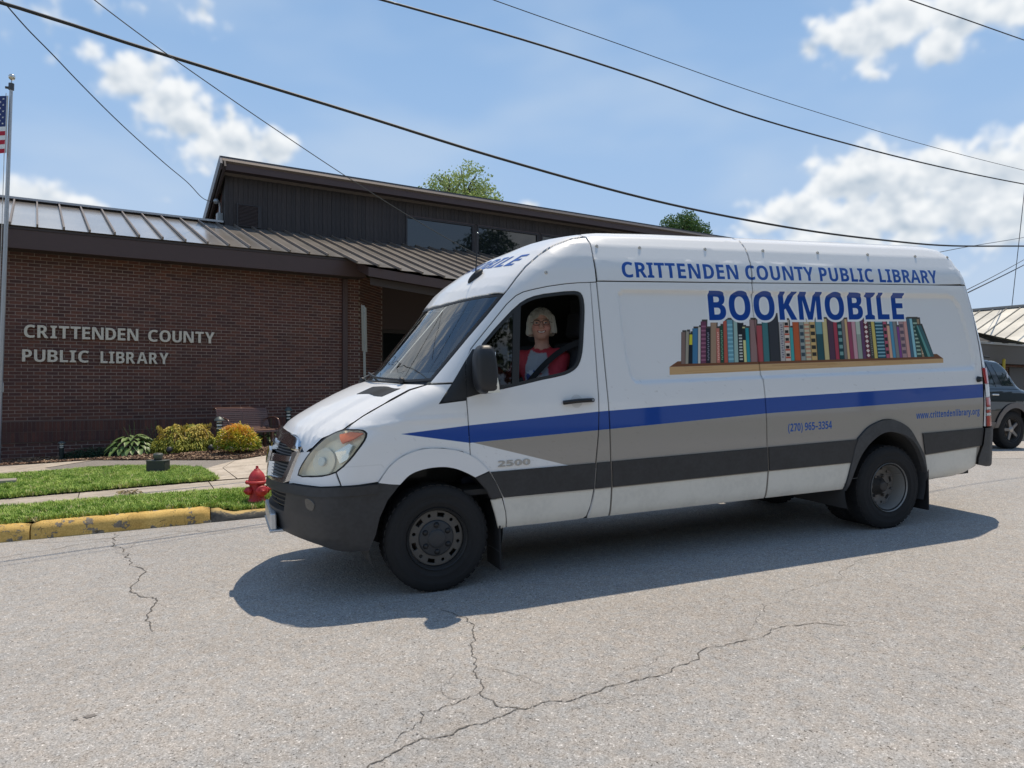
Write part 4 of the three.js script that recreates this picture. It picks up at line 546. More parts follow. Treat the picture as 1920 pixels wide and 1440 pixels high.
  // headlamps
  const lampO = smooth([[-.622, 1.196, .862], [-.56, 1.197, .91], [-.512, 1.193, .946], [-.489, 1.172, .966], [-.510, 1.123, .978], [-.555, 1.063, .976], [-.610, 1.001, .972], [-.697, .920, .937], [-.777, .891, .857], [-.85, .878, .74], [-.914, .876, .613], [-.889, .947, .639], [-.826, 1.052, .710], [-.734, 1.143, .784], [-.68, 1.176, .822]], 2, true).map((q) => rp(...q));
  const lens = phys(1, .985, .93, { roughness: .05, transmission: .95, thickness: 0, ior: 1.5 });
  for (const s of [1, -1]) {
    const f = (l) => l.map(([a, y]) => [a * s, y]), disc = (x, y, z, ra, n = 28) => { const [a, b] = rp(x, y, z); return Array.from({ length: n }, (_, i) => [(a + ra * .82 * Math.cos(i / n * 6.2832)) * s, b + ra * Math.sin(i / n * 6.2832)]); };
    const L = P('headlamp', f(lampO), lens, R, { gap: .003, skirt: .002, offset: .004, label: 'hazy headlamp with amber indicator' });
    P('lamp_back', f(inset(lampO, .004)), phys(.92, .83, .64, { roughness: .35, metalness: 0 }), R, { gap: 0, offset: -.05, skirt: -.05, parent: L }); P('lamp_seal', f(inset(lampO, -.006)), rubber, R, { holes: [f(inset(lampO, .003))], gap: 0, offset: .001, skirt: .01, parent: L });
    P('lamp_bowl', disc(-.785, .985, .81, .1), phys(.74, .69, .56, { roughness: .25, metalness: .1 }), R, { gap: 0, offset: -.03, skirt: .02, parent: L }); P('lamp_bulb', disc(-.785, .985, .81, .03), phys(.6, .6, .55, { roughness: .2, metalness: .4 }), R, { gap: 0, offset: -.012, skirt: .03, parent: L });
    P('reflector', f([[-.70, 1.06, .87], [-.60, 1.115, .93], [-.545, 1.09, .95], [-.62, 1.0, .95], [-.68, .975, .93]].map((q) => rp(...q))), phys(.75, .74, .7, { roughness: .12, metalness: .8 }), R, { gap: 0, offset: -.035, skirt: .01, parent: L });
    P('indicator', f([[-.655, 1.172, .86], [-.578, 1.188, .91], [-.505, 1.178, .956], [-.555, 1.143, .935], [-.652, 1.112, .922]].map((q) => rp(...q))), phys(.85, .22, .07, { roughness: .3 }), R, { gap: 0, offset: -.006, skirt: .02, parent: L });
  }
  // grille: chrome surround, crossbars, slats
  const grI = [[0, 1.085], [.16, 1.08], [.27, 1.07], [.345, 1.055], [.368, 1.02], [.352, .93], [.30, .835], [.2, .82], [0, .818]];
  const gr = P('grille', full(grO), chrome, R, { holes: [full(grI)], gap: 0, offset: .022, skirt: .05, cell: .025, label: 'chrome grille surround with crossbar' });
  P('radiator', full(grI), std(.06, .06, .062, .7, .3), R, { gap: 0, offset: -.03, skirt: 0, parent: gr });
  P('crossbar', [[-.05, 1.09], [.05, 1.09], [.035, .95], [.05, .812], [-.05, .812], [-.035, .95]], chrome, R, { gap: 0, offset: .03, skirt: .04, parent: gr }); for (const s of [1, -1]) P('crossbar', [[.045 * s, .985], [.365 * s, .995], [.36 * s, .96], [.045 * s, .93]], chrome, R, { gap: 0, offset: .025, skirt: .04, parent: gr });
  P('emblem', [[-.06, 1.0], [0, 1.025], [.06, 1.0], [.05, .93], [0, .9], [-.05, .93]], chrome, R, { gap: 0, offset: .048, skirt: .02, parent: gr, label: 'shield shaped chrome emblem' });
  for (const s of [1, -1]) for (let i = 0; i < 9; i++) { const y = i < 5 ? .832 + i * .0235 : 1.004 + (i - 5) * .0205, w = i < 5 ? lerp(.295, .345, i / 4) : lerp(.362, .345, (i - 5) / 3); P('slat', [[.05 * s, y], [w * s, y], [w * s, y + .004], [.05 * s, y + .004]], std(.3, .31, .32, .35, .7), R, { gap: 0, offset: .004, skirt: .03, cell: .05, parent: gr }); }
  // windscreen
  const wsL = [wsBot[0], ...wsBot.slice(1), ...wsE, ...wsTop], ws = P('windscreen', full(wsL), glassMat, RW, { gap: .002, skirt: 0, offset: -.004, cell: .05 });
  P('windscreen_border', full(wsL), blackPlastic, RW, { holes: [inset(full(wsL), .017)], gap: 0, offset: -.001, skirt: .012, cell: .04, parent: ws });
  P('cowl', [...[-.262, -.25, -.2, -.12, -.03].map((x, i) => [x - .04, [0, .25, .45, .65, .82][i]]), ...[.05, -.05, -.12, -.19, -.2].map((x, i) => [x, [.82, .65, .45, .25, 0][i]])].slice(0, 10).concat([[-.19, -.25], [-.12, -.45], [-.05, -.65], [.05, -.82], [-.07, -.82], [-.16, -.65], [-.24, -.45], [-.29, -.25]]), blackPlastic, H.top, { gap: 0, offset: -.012, skirt: 0 });
  for (const [z0, z1] of [[.62, -.05], [-.2, -.72]]) { const a = RW(...rp(-.1 - .12 * (1 - Math.abs(z0)), 1.515, z0, WX)).p, b = RW(...rp(-.15, 1.56, z1, WX)).p, m = RW(...rp(-.2, 1.525, (z0 + z1) / 2, WX)).p; const w = part('wiper', [tube([a.clone().add(V(-.03, .01, 0)), m.clone().add(V(-.035, .02, 0)), b.clone().add(V(-.03, .02, 0))], .009, 8)], blackPlastic, vanRoot); part('wiper_pivot', new THREE.SphereGeometry(.025, 12, 8).translate(a.x - .03, a.y + .005, a.z), blackPlastic, w); }
  // rear end
  const rearL = [[5.335, 2.69, 0], [5.345, 2.68, .3], [5.38, 2.6, .62], [5.425, 2.49, .80], [5.452, 2.275, .87], [5.49, 2.1, .89], [5.522, 1.941, .905], [5.546, 1.7, .93], [5.555, 1.562, .955], [5.554, 1.452, .958], [5.541, 1.15, .98], [5.526, .884, .985], [5.73, .86, .5], [5.74, .86, 0]].map((q) => bp(...q));
  P('rear_doors', full(rearL), white, RB, { cell: .04 });
  const tl = (y0, y1, mat, n) => { for (const s of [1, -1]) { const a = bp(5.546, 0, .968)[0], b = bp(5.70, 0, .82)[0]; P(n, [[a * s, y0], [b * s, y0], [b * s, y1], [a * s, y1]], mat, RB, { gap: .001, offset: .012, skirt: .014, cell: .03 }); } };
  const red = phys(.42, .014, .02, { roughness: .18, clearcoat: 1, clearcoatRoughness: .05 }), clear = phys(.75, .73, .72, { roughness: .15, clearcoat: 1 });
  tl(1.3, 1.458, red, 'tail_lamp'); tl(1.172, 1.297, paint(), 'tail_lamp_cover'); tl(1.075, 1.168, red, 'tail_lamp'); tl(1.05, 1.073, clear, 'reversing_lamp'); tl(1.018, 1.048, red, 'tail_lamp'); tl(.99, 1.016, clear, 'reversing_lamp'); tl(.885, .988, red, 'tail_lamp');
  const rb = [[5.44, .58, .97], [5.505, .72, .98], [5.52, .87, .985], [5.70, .872, .8], [5.75, .872, 0], [5.75, .5, 0], [5.69, .5, .75], [5.56, .5, .95], [5.44, .52, .965]].map((q) => bp(...q));
  P('rear_bumper', [...rb.slice(0, 5), ...rb.slice(0, 4).reverse().map(([f, y]) => [-f, y]), ...rb.slice(5).reverse().slice(0, 3).map(([f, y]) => [-f, y]), ...rb.slice(5)], trim, RB, { gap: .001, offset: .025, skirt: .05, cell: .04 });
  part('door_stop', rod(S(5.475, 1.35).p, S(5.475, 1.35).p.clone().add(V(.01, 0, .035)), .03, .022, 16), blackPlastic, vanRoot);
  // ---- fittings
  { const a = S(1.005, 1.318), b = S(1.255, 1.327), m = S(1.12, 1.325), h = part('door_handle', tube([a.p.clone().addScaledVector(a.n, .004), a.p.clone().lerp(m.p, .3).addScaledVector(m.n, .03), m.p.clone().addScaledVector(m.n, .036), b.p.clone().lerp(m.p, .4).addScaledVector(m.n, .034), b.p.clone().addScaledVector(b.n, .01)], .0165, 10, 24), std(.012, .012, .013, .35), vanRoot); part('lock', rod(b.p.clone().lerp(m.p, .15).addScaledVector(m.n, .04), b.p.clone().lerp(m.p, .15).addScaledVector(m.n, .052), .009, .009, 12), steel, h);
    P('handle_recess', Array.from({ length: 24 }, (_, i) => [1.118 + .05 * Math.cos(i / 24 * 6.2832), 1.325 + .05 * Math.sin(i / 24 * 6.2832)]), phys(.66, .66, .65, { roughness: .4 }), S, { gap: 0, offset: .0015, skirt: .001, parent: h }); }
  { const badge = new TextGeometry('2500', { font, size: .045, depth: .006, curveSegments: 4 }); badge.computeBoundingBox(); const b = badge.boundingBox; badge.scale(.255 / (b.max.x - b.min.x), 1, 1); const q = S(.455, .868); const m = part('badge', badge, std(.42, .41, .39, .4, .5), vanRoot, 'dark 2500 badge low on the driver door'); m.position.set(.455, .872, q.p.z + .001); }
  for (const [x, y] of [[.937, 2.313], [1.42, 2.541], [1.812, 2.540], [2.454, 2.549], [3.063, 2.555], [3.677, 2.555], [4.276, 2.555], [4.882, 2.555], [5.33, 2.56]]) for (const s of [1, -1]) { const q = H.side(s)(x, y); const g = new THREE.CylinderGeometry(.012, .015, .008, 14); g.applyQuaternion(new THREE.Quaternion().setFromUnitVectors(V(0, 1, 0), q.n)); g.translate(q.p.x + q.n.x * .003, q.p.y + q.n.y * .003, q.p.z + q.n.z * .003); const m = part('mounting_plug', g, std(.55, .52, .46, .6), vanRoot); part('plug_screw', rod(q.p.clone().addScaledVector(q.n, .006), q.p.clone().addScaledVector(q.n, .0095), .005, .006, 8), steel, m); }
  { // BOOKMOBILE on the cab roof: decal following the metal
    const DB = document.createElement('canvas'); DB.width = 1024; DB.height = 160; const g = DB.getContext('2d'); g.fillStyle = '#000'; g.fillRect(0, 0, 1024, 160); g.fillStyle = '#fff'; g.font = 'bold 180px sans-serif'; const w = g.measureText('BOOKMOBILE').width; g.save(); g.translate(20, 146); g.scale(984 / w, 1); g.fillText('BOOKMOBILE', 0, 0); g.restore();
    const half = .72, fz = (z) => .33 * z * z, dm = (z, t) => { const xx = .56 + t * .2 + fz(z); return H.top(xx, z); };
    P('roof_lettering', [[-half, 0], [half, 0], [half, 1], [-half, 1]], (() => { const t = new THREE.CanvasTexture(DB); t.magFilter = THREE.LinearFilter; t.wrapS = t.wrapT = THREE.ClampToEdgeWrapping; const m = paint({ alphaMap: t, transparent: true }); m.color.setRGB(.012, .07, .33); return m; })(), dm, { cell: [.04, .12], gap: 0, skirt: 0, offset: .0025, uv: (p, z, t) => [(z + half) / (2 * half), t] });
    const a = H.top(.52, .42); const fin = new THREE.SphereGeometry(1, 18, 12); fin.scale(.085, .03, .035); fin.rotateZ(.75); fin.translate(a.p.x, a.p.y + .012, a.p.z); const an = part('antenna_base', fin, blackPlastic, vanRoot); part('antenna', rod([a.p.x, a.p.y, a.p.z], [a.p.x + .03, a.p.y + .36, a.p.z], .006, .003, 8), blackPlastic, an); part('antenna_tip', new THREE.SphereGeometry(.007, 8, 6).translate(a.p.x + .03, a.p.y + .36, a.p.z), chrome, an);
  }
  for (const s of [1, -1]) { // mirrors: tall housings on stub arms
    const g = new THREE.BoxGeometry(1, 1, 1, 10, 14, 10), a = g.attributes.position; for (let i = 0; i < a.count; i++) { let x = a.getX(i) * 2, y = a.getY(i) * 2, z = a.getZ(i) * 2; const l = Math.pow(Math.abs(x) ** 4 + Math.abs(y) ** 4 + Math.abs(z) ** 4, .25); x /= l; y /= l; z /= l; const w = lerp(1, .84, (y + 1) / 2); a.setXYZ(i, .355 + x * .075 * w + (y > 0 ? y * -.012 : 0) + (x < 0 ? x * .02 * (1 - y * y) : 0), 1.59 + y * .172, (1.085 + z * .10 * w) * 1); } g.computeVertexNormals(); if (s < 0) g.scale(1, 1, -1);
    const m = part('door_mirror', g, std(.02, .021, .024, .45), vanRoot, s > 0 ? 'tall black door mirror with clear indicator' : undefined);
    part('mirror_glass', rbox(.40, .408, 1.47, 1.71, s > 0 ? 1.02 : -1.15, s > 0 ? 1.15 : -1.02, .003), std(.6, .62, .65, .05, 1), m);
    part('mirror_indicator', (() => { const q = new THREE.BoxGeometry(1, 1, 1, 4, 4, 4), b = q.attributes.position; for (let i = 0; i < b.count; i++) { const x = b.getX(i), y = b.getY(i), z = b.getZ(i); b.setXYZ(i, .383 + x * (.07 - y * .04), 1.475 + y * .105, s * (1.145 + z * .055 - (y < 0 ? .012 : 0))); } q.computeVertexNormals(); return q; })(), phys(.8, .78, .7, { roughness: .15, clearcoat: 1 }), m);
    part('mirror_arm', [rod([.32, 1.5, s * .95], [.345, 1.5, s * 1.03], .028, .028, 12), rod([.32, 1.66, s * .92], [.345, 1.66, s * 1.03], .024, .024, 12)], blackPlastic, m);
  }
  // underbody, wheel wells, lining
  part('chassis', [box(.56, 3.7, .42, .47, -.9, .9), box(-.55, .56, .42, .47, -.4, .4), box(3.7, 4.85, .42, .47, -.28, .28), box(4.85, 5.45, .42, .47, -.88, .88), box(-.3, 5.5, .3, .42, -.45, -.37), box(-.3, 5.5, .3, .42, .37, .45), rod([4.325, .36, -.62], [4.325, .36, .62], .07), rod([4.325, .36, -.16], [4.325, .36, .16], .16), rod([0, .33, -.66], [0, .33, .66], .045), box(2.1, 3.1, .33, .42, -.75, -.35)], innerDark, vanRoot);
  part('exhaust', tube([[1.2, .3, -.3], [2.4, .27, -.35], [3.4, .3, -.5], [3.75, .3, -.8]], .04, 10), std(.08, .07, .06, .7, .5), vanRoot);
  for (const [x, z0, z1, rad] of [[0, .42, .97, .5], [4.27, .3, .985, .5]]) for (const s of [1, -1]) { const g = new THREE.CylinderGeometry(rad, rad, z1 - z0 - .02, 40, 1, true, -Math.PI * .62, Math.PI * 1.24); g.rotateX(Math.PI / 2); g.rotateZ(0); g.applyMatrix4(new THREE.Matrix4().makeRotationZ(Math.PI)); g.translate(x, .42, s * (z0 + z1 - .02) / 2); part('wheel_well', [g, box(x - .5, x + .5, .3, .95, s * z0 - .01, s * z0 + .01)], innerDark, vanRoot); }
  { const back = (s) => polyMesh(inset([[1.33, .45], [5.48, .5], [5.42, 2.6], [1.33, 2.6]], .02), [[[3.72, .5], [3.8, .8], [4.0, .98], [4.27, 1.05], [4.55, .98], [4.75, .8], [4.83, .5]]], .2, H.side(s), { offset: -.035 }); part('lining', [back(1), back(-1)], innerDark, vanRoot); }
  part('roof_lining', polyMesh([[.9, .95], [5.3, .95], [5.3, Math.PI - .95], [.9, Math.PI - .95]], null, [.3, .1], O, { offset: -.05 }), std(.10, .10, .10, .95), vanRoot);
  part('engine_bay', [box(-.8, .1, .45, .8, -.40, .40), box(-.75, .0, .8, 1.12, -.7, .7), box(-.02, .0, .45, .98, -.4, .4), box(-.02, .0, .98, 1.42, -.86, .86)], innerDark, vanRoot);
  for (const [x, y0, y1, z0, z1] of [[.475, .1, .6, .66, .95], [4.80, .13, .56, .45, .97]]) for (const s of [1, -1]) part('mudflap', (() => { const g = rbox(x - .008, x + .008, y0, y1, z0, z1, .006); g.rotateZ(0); if (s < 0) g.scale(1, 1, -1); return g; })(), rubber, vanRoot);
  // cab interior
  const seatMat = std(.022, .024, .03, .95), plasticMat = std(.1, .102, .105, .75);
  part('dashboard', [rbox(-.2, .34, 1.1, 1.43, -.86, .86, .05), rbox(-.05, .42, 1.0, 1.3, -.3, .25, .04), rbox(.05, .4, 1.35, 1.5, .22, .62, .04)], plasticMat, vanRoot);
  part('bulkhead', [box(1.95, 1.98, .5, 2.25, -.8, .8)], innerDark, vanRoot); part('cab_floor', box(-.05, 1.95, .66, .7, -.86, .86), innerDark, vanRoot);
  for (const z of [.42, -.42]) { const s = part('seat', [rbox(.72, 1.22, .95, 1.16, z - .26, z + .26, .06), (() => { const g = rbox(-.09, .09, 0, .68, -.25, .25, .07); g.rotateZ(-.2); g.translate(1.24, 1.12, z); return g; })(), rbox(.8, 1.2, .7, .96, z - .2, z + .2, .03)], seatMat, vanRoot); part('headrest', (() => { const g = rbox(-.055, .055, 0, .23, -.14, .14, .05); g.rotateZ(-.16); g.translate(1.4, 1.82, z); return g; })(), seatMat, s); }
  part('steering_wheel', (() => { const g = new THREE.TorusGeometry(.20, .016, 10, 36), sp = rod([0, -.19, 0], [0, .0, 0], .02), s2 = rod([-.19, 0, 0], [.19, 0, 0], .02), l = [plain(g), plain(sp), plain(s2), plain(new THREE.CylinderGeometry(.06, .06, .04, 16).rotateX(Math.PI / 2))], q = mergeGeometries(l); q.rotateY(Math.PI / 2); q.rotateZ(.45); q.translate(.60, 1.44, .42); return q; })(), blackPlastic, vanRoot); part('steering_column', rod([.25, 1.27, .42], [.6, 1.44, .42], .04), plasticMat, vanRoot);
}
// ---- wheels
function tyreGeo(R, rim, w) { // axis along z, outer face at +w/2
  const pts = [[rim - .01, -w * .42], [rim + .012, -w * .46], [R - .09, -w * .5], [R - .04, -w * .485], [R - .012, -w * .42], [R, -w * .3], [R, w * .3], [R - .012, w * .42], [R - .04, w * .485], [R - .055, w * .488], [R - .058, w * .503], [R - .072, w * .503], [R - .076, w * .492], [R - .1, w * .5], [rim + .06, w * .499], [rim + .057, w * .51], [rim + .045, w * .508], [rim + .042, w * .493], [rim + .02, w * .47], [rim + .012, w * .45], [rim - .01, w * .42]];
  const g = [lathe(pts.map(([r, z]) => [r, z]), 72)]; for (let k = 0; k < 44; k++) for (const zz of [-.32, -.11, .11, .32]) { const b = box(-.018, .018, R - .006, R + .0015, w * zz - .018, w * zz + .016); b.rotateZ(0); const m = new THREE.Matrix4().makeRotationZ((k + (zz > 0 ? .5 : 0) * (Math.abs(zz) > .2 ? 1 : 0)) / 44 * Math.PI * 2); b.applyMatrix4(m); g.push(b); }
  g[0].rotateX(Math.PI / 2); return g;
}
const tyreMat = std(.017, .017, .018, .82, 0, { map: grainTex }), rimMat = std(.04, .04, .04, .5, .4), rimPale = std(.1, .097, .092, .5, .45), capMat = std(.03, .033, .037, .5);
function steelWheel(parent, x, y, z, s, dish) {
  const w = part('wheel', tyreGeo(.385, .215, .225), tyreMat, parent); w.position.set(x, y, z); if (s < 0) w.rotation.y = Math.PI;
  // rim barrel and disc with hand holes
  part('rim', [lathe([[.224, .112], [.228, .104], [.215, .096], [.205, .085], [.2, .02], [.19, -.1], [.215, -.112]], 48).rotateX(Math.PI / 2)], dish ? std(.34, .325, .3, .5, .4) : rimMat, w);
  const d = new THREE.Shape(); d.absarc(0, 0, .198, 0, Math.PI * 2); for (let k = 0; k < 6; k++) { const a = k / 6 * Math.PI * 2 + .28, h = new THREE.Path(), r = .168, da = .17; h.absarc(0, 0, r + .017, a - da, a + da, false); h.absarc(0, 0, r - .017, a + da, a - da, true); d.holes.push(h); const b = a + Math.PI / 6, c = new THREE.Path(); c.absarc(Math.cos(b) * r, Math.sin(b) * r, .0145, 0, Math.PI * 2); d.holes.push(c); }
  const zd = dish ? -.045 : .055, disc = part('wheel_disc', new THREE.ExtrudeGeometry(d, { depth: .012, bevelEnabled: true, bevelSize: .003, bevelThickness: .003, bevelSegments: 1, curveSegments: 24 }).translate(0, 0, zd), dish ? std(.2, .19, .18, .55, .4) : rimPale, w);
  part('brake_drum', lathe([[.001, -.02], [.15, -.02], [.165, -.03], [.165, -.12]], 32).rotateX(Math.PI / 2).translate(0, 0, zd - .02), std(.11, .085, .07, .8, .3), w);
  if (!dish) { part('hub_cap', lathe([[.001, .105], [.03, .105], [.06, .1], [.065, .095], [.068, .088], [.115, .086], [.128, .08], [.132, .066]], 40).rotateX(Math.PI / 2), capMat, w); for (let k = 0; k < 6; k++) { const a = k / 6 * Math.PI * 2 + Math.PI / 2; part('lug_cover', lathe([[.001, .104], [.012, .103], [.016, .096], [.022, .086]], 14).rotateX(Math.PI / 2).translate(Math.cos(a) * .096, Math.sin(a) * .096, 0), std(.012, .012, .013, .5), w); } }
  else { part('hub', lathe([[.001, .05], [.035, .05], [.048, .04], [.052, -.0], [.085, -.015], [.09, -.04]], 32).rotateX(Math.PI / 2), std(.07, .065, .06, .6, .4), w); for (let k = 0; k < 6; k++) { const a = k / 6 * Math.PI * 2; part('wheel_nut', new THREE.CylinderGeometry(.014, .016, .035, 6).rotateX(Math.PI / 2).translate(Math.cos(a) * .105, Math.sin(a) * .105, -.015), std(.14, .13, .12, .5, .6), w); } }
  return w;
}
for (const s of [1, -1]) { steelWheel(vanRoot, 0, .385, s * .835, s, false); steelWheel(vanRoot, 4.325, .385, s * .845, s, true); part('wheel', tyreGeo(.385, .215, .2), tyreMat, vanRoot, 'inner rear twin wheel').position.set(4.325, .385, s * .58); }

// ---------------------------------------------------------------- the driver
function meshField(sdf, c, half, res) { // surface of a distance field inside a cube
  const mc = new MarchingCubes(res, new THREE.MeshStandardMaterial(), false, false, 400000), n = mc.size, h = mc.halfsize; mc.isolation = 0; mc.reset();
  for (let k = 0; k < n; k++) for (let j = 0; j < n; j++) for (let i = 0; i < n; i++) mc.field[k * n * n + j * n + i] = -sdf(c[0] + (i - h) / h * half, c[1] + (j - h) / h * half, c[2] + (k - h) / h * half) / half;
  mc.update(); const m = mc.count, g = new THREE.BufferGeometry(), p = new Float32Array(mc.positionArray.slice(0, m * 3)), nn = new Float32Array(m * 3); for (let i = 0; i < m; i++) for (let a = 0; a < 3; a++) p[i * 3 + a] = c[a] + p[i * 3 + a] * half;
  const e = half / res; for (let i = 0; i < m; i++) { const x = p[i * 3], y = p[i * 3 + 1], z = p[i * 3 + 2], gx = sdf(x + e, y, z) - sdf(x - e, y, z), gy = sdf(x, y + e, z) - sdf(x, y - e, z), gz = sdf(x, y, z + e) - sdf(x, y, z - e), l = Math.hypot(gx, gy, gz) || 1; nn[i * 3] = gx / l; nn[i * 3 + 1] = gy / l; nn[i * 3 + 2] = gz / l; }
  g.setAttribute('position', new THREE.BufferAttribute(p, 3)); g.setAttribute('normal', new THREE.BufferAttribute(nn, 3)); return g;
}
const smin = (a, b, k) => { const h = Math.max(k - Math.abs(a - b), 0) / k; return Math.min(a, b) - h * h * k * .25; };
const capsule = (x, y, z, a, b, ra, rb) => { const bx = b[0] - a[0], by = b[1] - a[1], bz = b[2] - a[2], px = x - a[0], py = y - a[1], pz = z - a[2], t = clamp((px * bx + py * by + pz * bz) / (bx * bx + by * by + bz * bz)); return Math.hypot(px - bx * t, py - by * t, pz - bz * t) - lerp(ra, rb, t); };
const ell = (x, y, z, c, r) => { const a = (x - c[0]) / r[0], b = (y - c[1]) / r[1], d = (z - c[2]) / r[2], k = Math.hypot(a, b, d); return (k - 1) * Math.min(r[0], r[1], r[2]) * (k < 1 ? 1 : 1); };
{
  const person = thing('person', 'smiling driver with grey bob, glasses and red sleeved grey shirt at the van wheel', 'person', SO); person.quaternion.copy(SQ);
  const B = [ // [from, to, radius, radius]
    [[1.13, 1.14, .42], [1.12, 1.42, .40], .165, .15], [[1.12, 1.40, .41], [1.08, 1.60, .40], .15, .145], [[.97, 1.655, .275], [1.19, 1.655, .525], .075, .078], [[1.07, 1.5, .46], [1.03, 1.55, .40], .12, .11],
    [[1.195, 1.65, .53], [1.10, 1.40, .645], .072, .058], [[1.10, 1.40, .645], [.80, 1.40, .60], .056, .044], [[.965, 1.645, .27], [.86, 1.46, .20], .068, .055], [[.86, 1.46, .20], [.72, 1.565, .30], .052, .042],
    [[1.1, 1.1, .50], [.66, 1.12, .55], .1, .075], [[1.1, 1.1, .32], [.66, 1.12, .30], .1, .075], [[.66, 1.12, .55], [.5, .76, .56], .07, .05], [[.66, 1.12, .30], [.5, .76, .28], .07, .05], [[.5, .75, .56], [.33, .73, .57], .045, .035], [[.5, .75, .28], [.33, .73, .27], .045, .035]];
  const neck = [[1.09, 1.66, .425], [1.075, 1.86, .435], .062, .056];
  const body = (x, y, z) => { let d = 9; for (const b of B) d = smin(d, capsule(x, y, z, b[0], b[1], b[2], b[3]), .06); d += .004 * noise(x * 17, y * 17, z * 17) + .003 * noise(x * 38 + 4, y * 30, z * 38); return smin(d, capsule(x, y, z, ...neck), .05); };
  const g1 = meshField(body, [.83, 1.22, .41], .58, 92);
  // head in its own frame: +f towards the camera side window
  const hc = [1.068, 1.937, .455], yaw = Math.atan2(-.40, .92), fw = [Math.sin(yaw), .0, Math.cos(yaw)], rt = [Math.cos(yaw), 0, -Math.sin(yaw)];
  const HS = 1.1, loc = (x, y, z) => { const a = (x - hc[0]) / HS, b = (y - hc[1]) / HS, c = (z - hc[2]) / HS; return [a * rt[0] + c * rt[2], b, a * fw[0] + c * fw[2]]; };
  const headL = (u, v, w) => { // u right, v up, w forward
    let d = ell(u, v, w, [0, .022, -.012], [.076, .098, .092]); d = smin(d, ell(u, v, w, [0, -.045, .018], [.06, .062, .062]), .05); d = smin(d, ell(u, v, w, [0, -.085, .042], [.03, .024, .03]), .03);
    for (const s of [-1, 1]) { d = smin(d, ell(u, v, w, [s * .04, -.028, .052], [.026, .024, .024]), .02); d = -smin(-d, ell(u, v, w, [s * .033, .012, .088], [.02, .012, .014]), .012); d = smin(d, ell(u, v, w, [s * .033, .012, .068], [.013, .012, .012]), .004); d = smin(d, ell(u, v, w, [s * .034, .033, .075], [.024, .007, .01]), .012); d = smin(d, ell(u, v, w, [s * .077, -.003, -.012], [.01, .028, .018]), .008); }
    d = smin(d, capsule(u, v, w, [0, .02, .078], [0, -.018, .1], .008, .011), .014); for (const s of [-1, 1]) d = smin(d, ell(u, v, w, [s * .011, -.022, .09], [.009, .008, .01]), .006);
    d = smin(d, ell(u, v, w, [0, -.05, .079], [.026, .006, .008]), .006); d = smin(d, ell(u, v, w, [0, -.063, .077], [.022, .007, .009]), .007); d = -smin(-d, ell(u, v, w, [0, -.056, .088], [.024, .0035, .008]), .003); return d;
  };
  const head = (x, y, z) => { const [u, v, w] = loc(x, y, z); return smin(headL(u, v, w), capsule(x, y, z, ...neck), .03); };
  const g2 = meshField(head, [hc[0], hc[1] - .02, hc[2]], .165, 88);
  const hand = (c, dir, up) => (x, y, z) => { // palm and five curled digits
    let d = ell(x, y, z, c, [.04, .032, .032]); const f = dir, s = V(...f).cross(V(...up)).normalize(); const len = [.055, .066, .07, .064]; for (let i = 0; i < 4; i++) { const o = (i - 1.5) * .017, a = [c[0] + f[0] * .025 + s.x * o, c[1] + f[1] * .025 + s.y * o, c[2] + f[2] * .025 + s.z * o], b = a.map((q, k) => q + f[k] * len[i] * .55 + up[k] * .012), e = b.map((q, k) => q + f[k] * len[i] * .12 - up[k] * .035); d = smin(d, Math.min(capsule(x, y, z, a, b, .0095, .009), capsule(x, y, z, b, e, .009, .0078)), .006); }
    const t0 = [c[0] + s.x * .028, c[1] + s.y * .028, c[2] + s.z * .028], t1 = t0.map((q, k) => q + f[k] * .03 + [s.x, s.y, s.z][k] * .018 - up[k] * .006), t2 = t1.map((q, k) => q + f[k] * .03 - up[k] * .012); d = smin(d, Math.min(capsule(x, y, z, t0, t1, .012, .0105), capsule(x, y, z, t1, t2, .0105, .008)), .008); return d;
  };
  const hR = hand([.675, 1.60, .325], [-.75, .45, .2], [.35, .8, -.1]), hL = hand([.755, 1.40, .585], [-.95, .1, -.25], [.1, .9, .3]);
  const g3 = meshField((x, y, z) => smin(hR(x, y, z), capsule(x, y, z, [.72, 1.565, .30], [.69, 1.59, .315], .03, .027), .015), [.65, 1.6, .33], .11, 56), g4 = meshField((x, y, z) => smin(hL(x, y, z), capsule(x, y, z, [.81, 1.40, .6], [.77, 1.4, .59], .032, .027), .015), [.72, 1.4, .58], .11, 56);
  const all = mergeGeometries([g1, g2, g3, g4]), P = all.attributes.position, col = new Float32Array(P.count * 3), r = rng(301), chest = [-.62, .78];
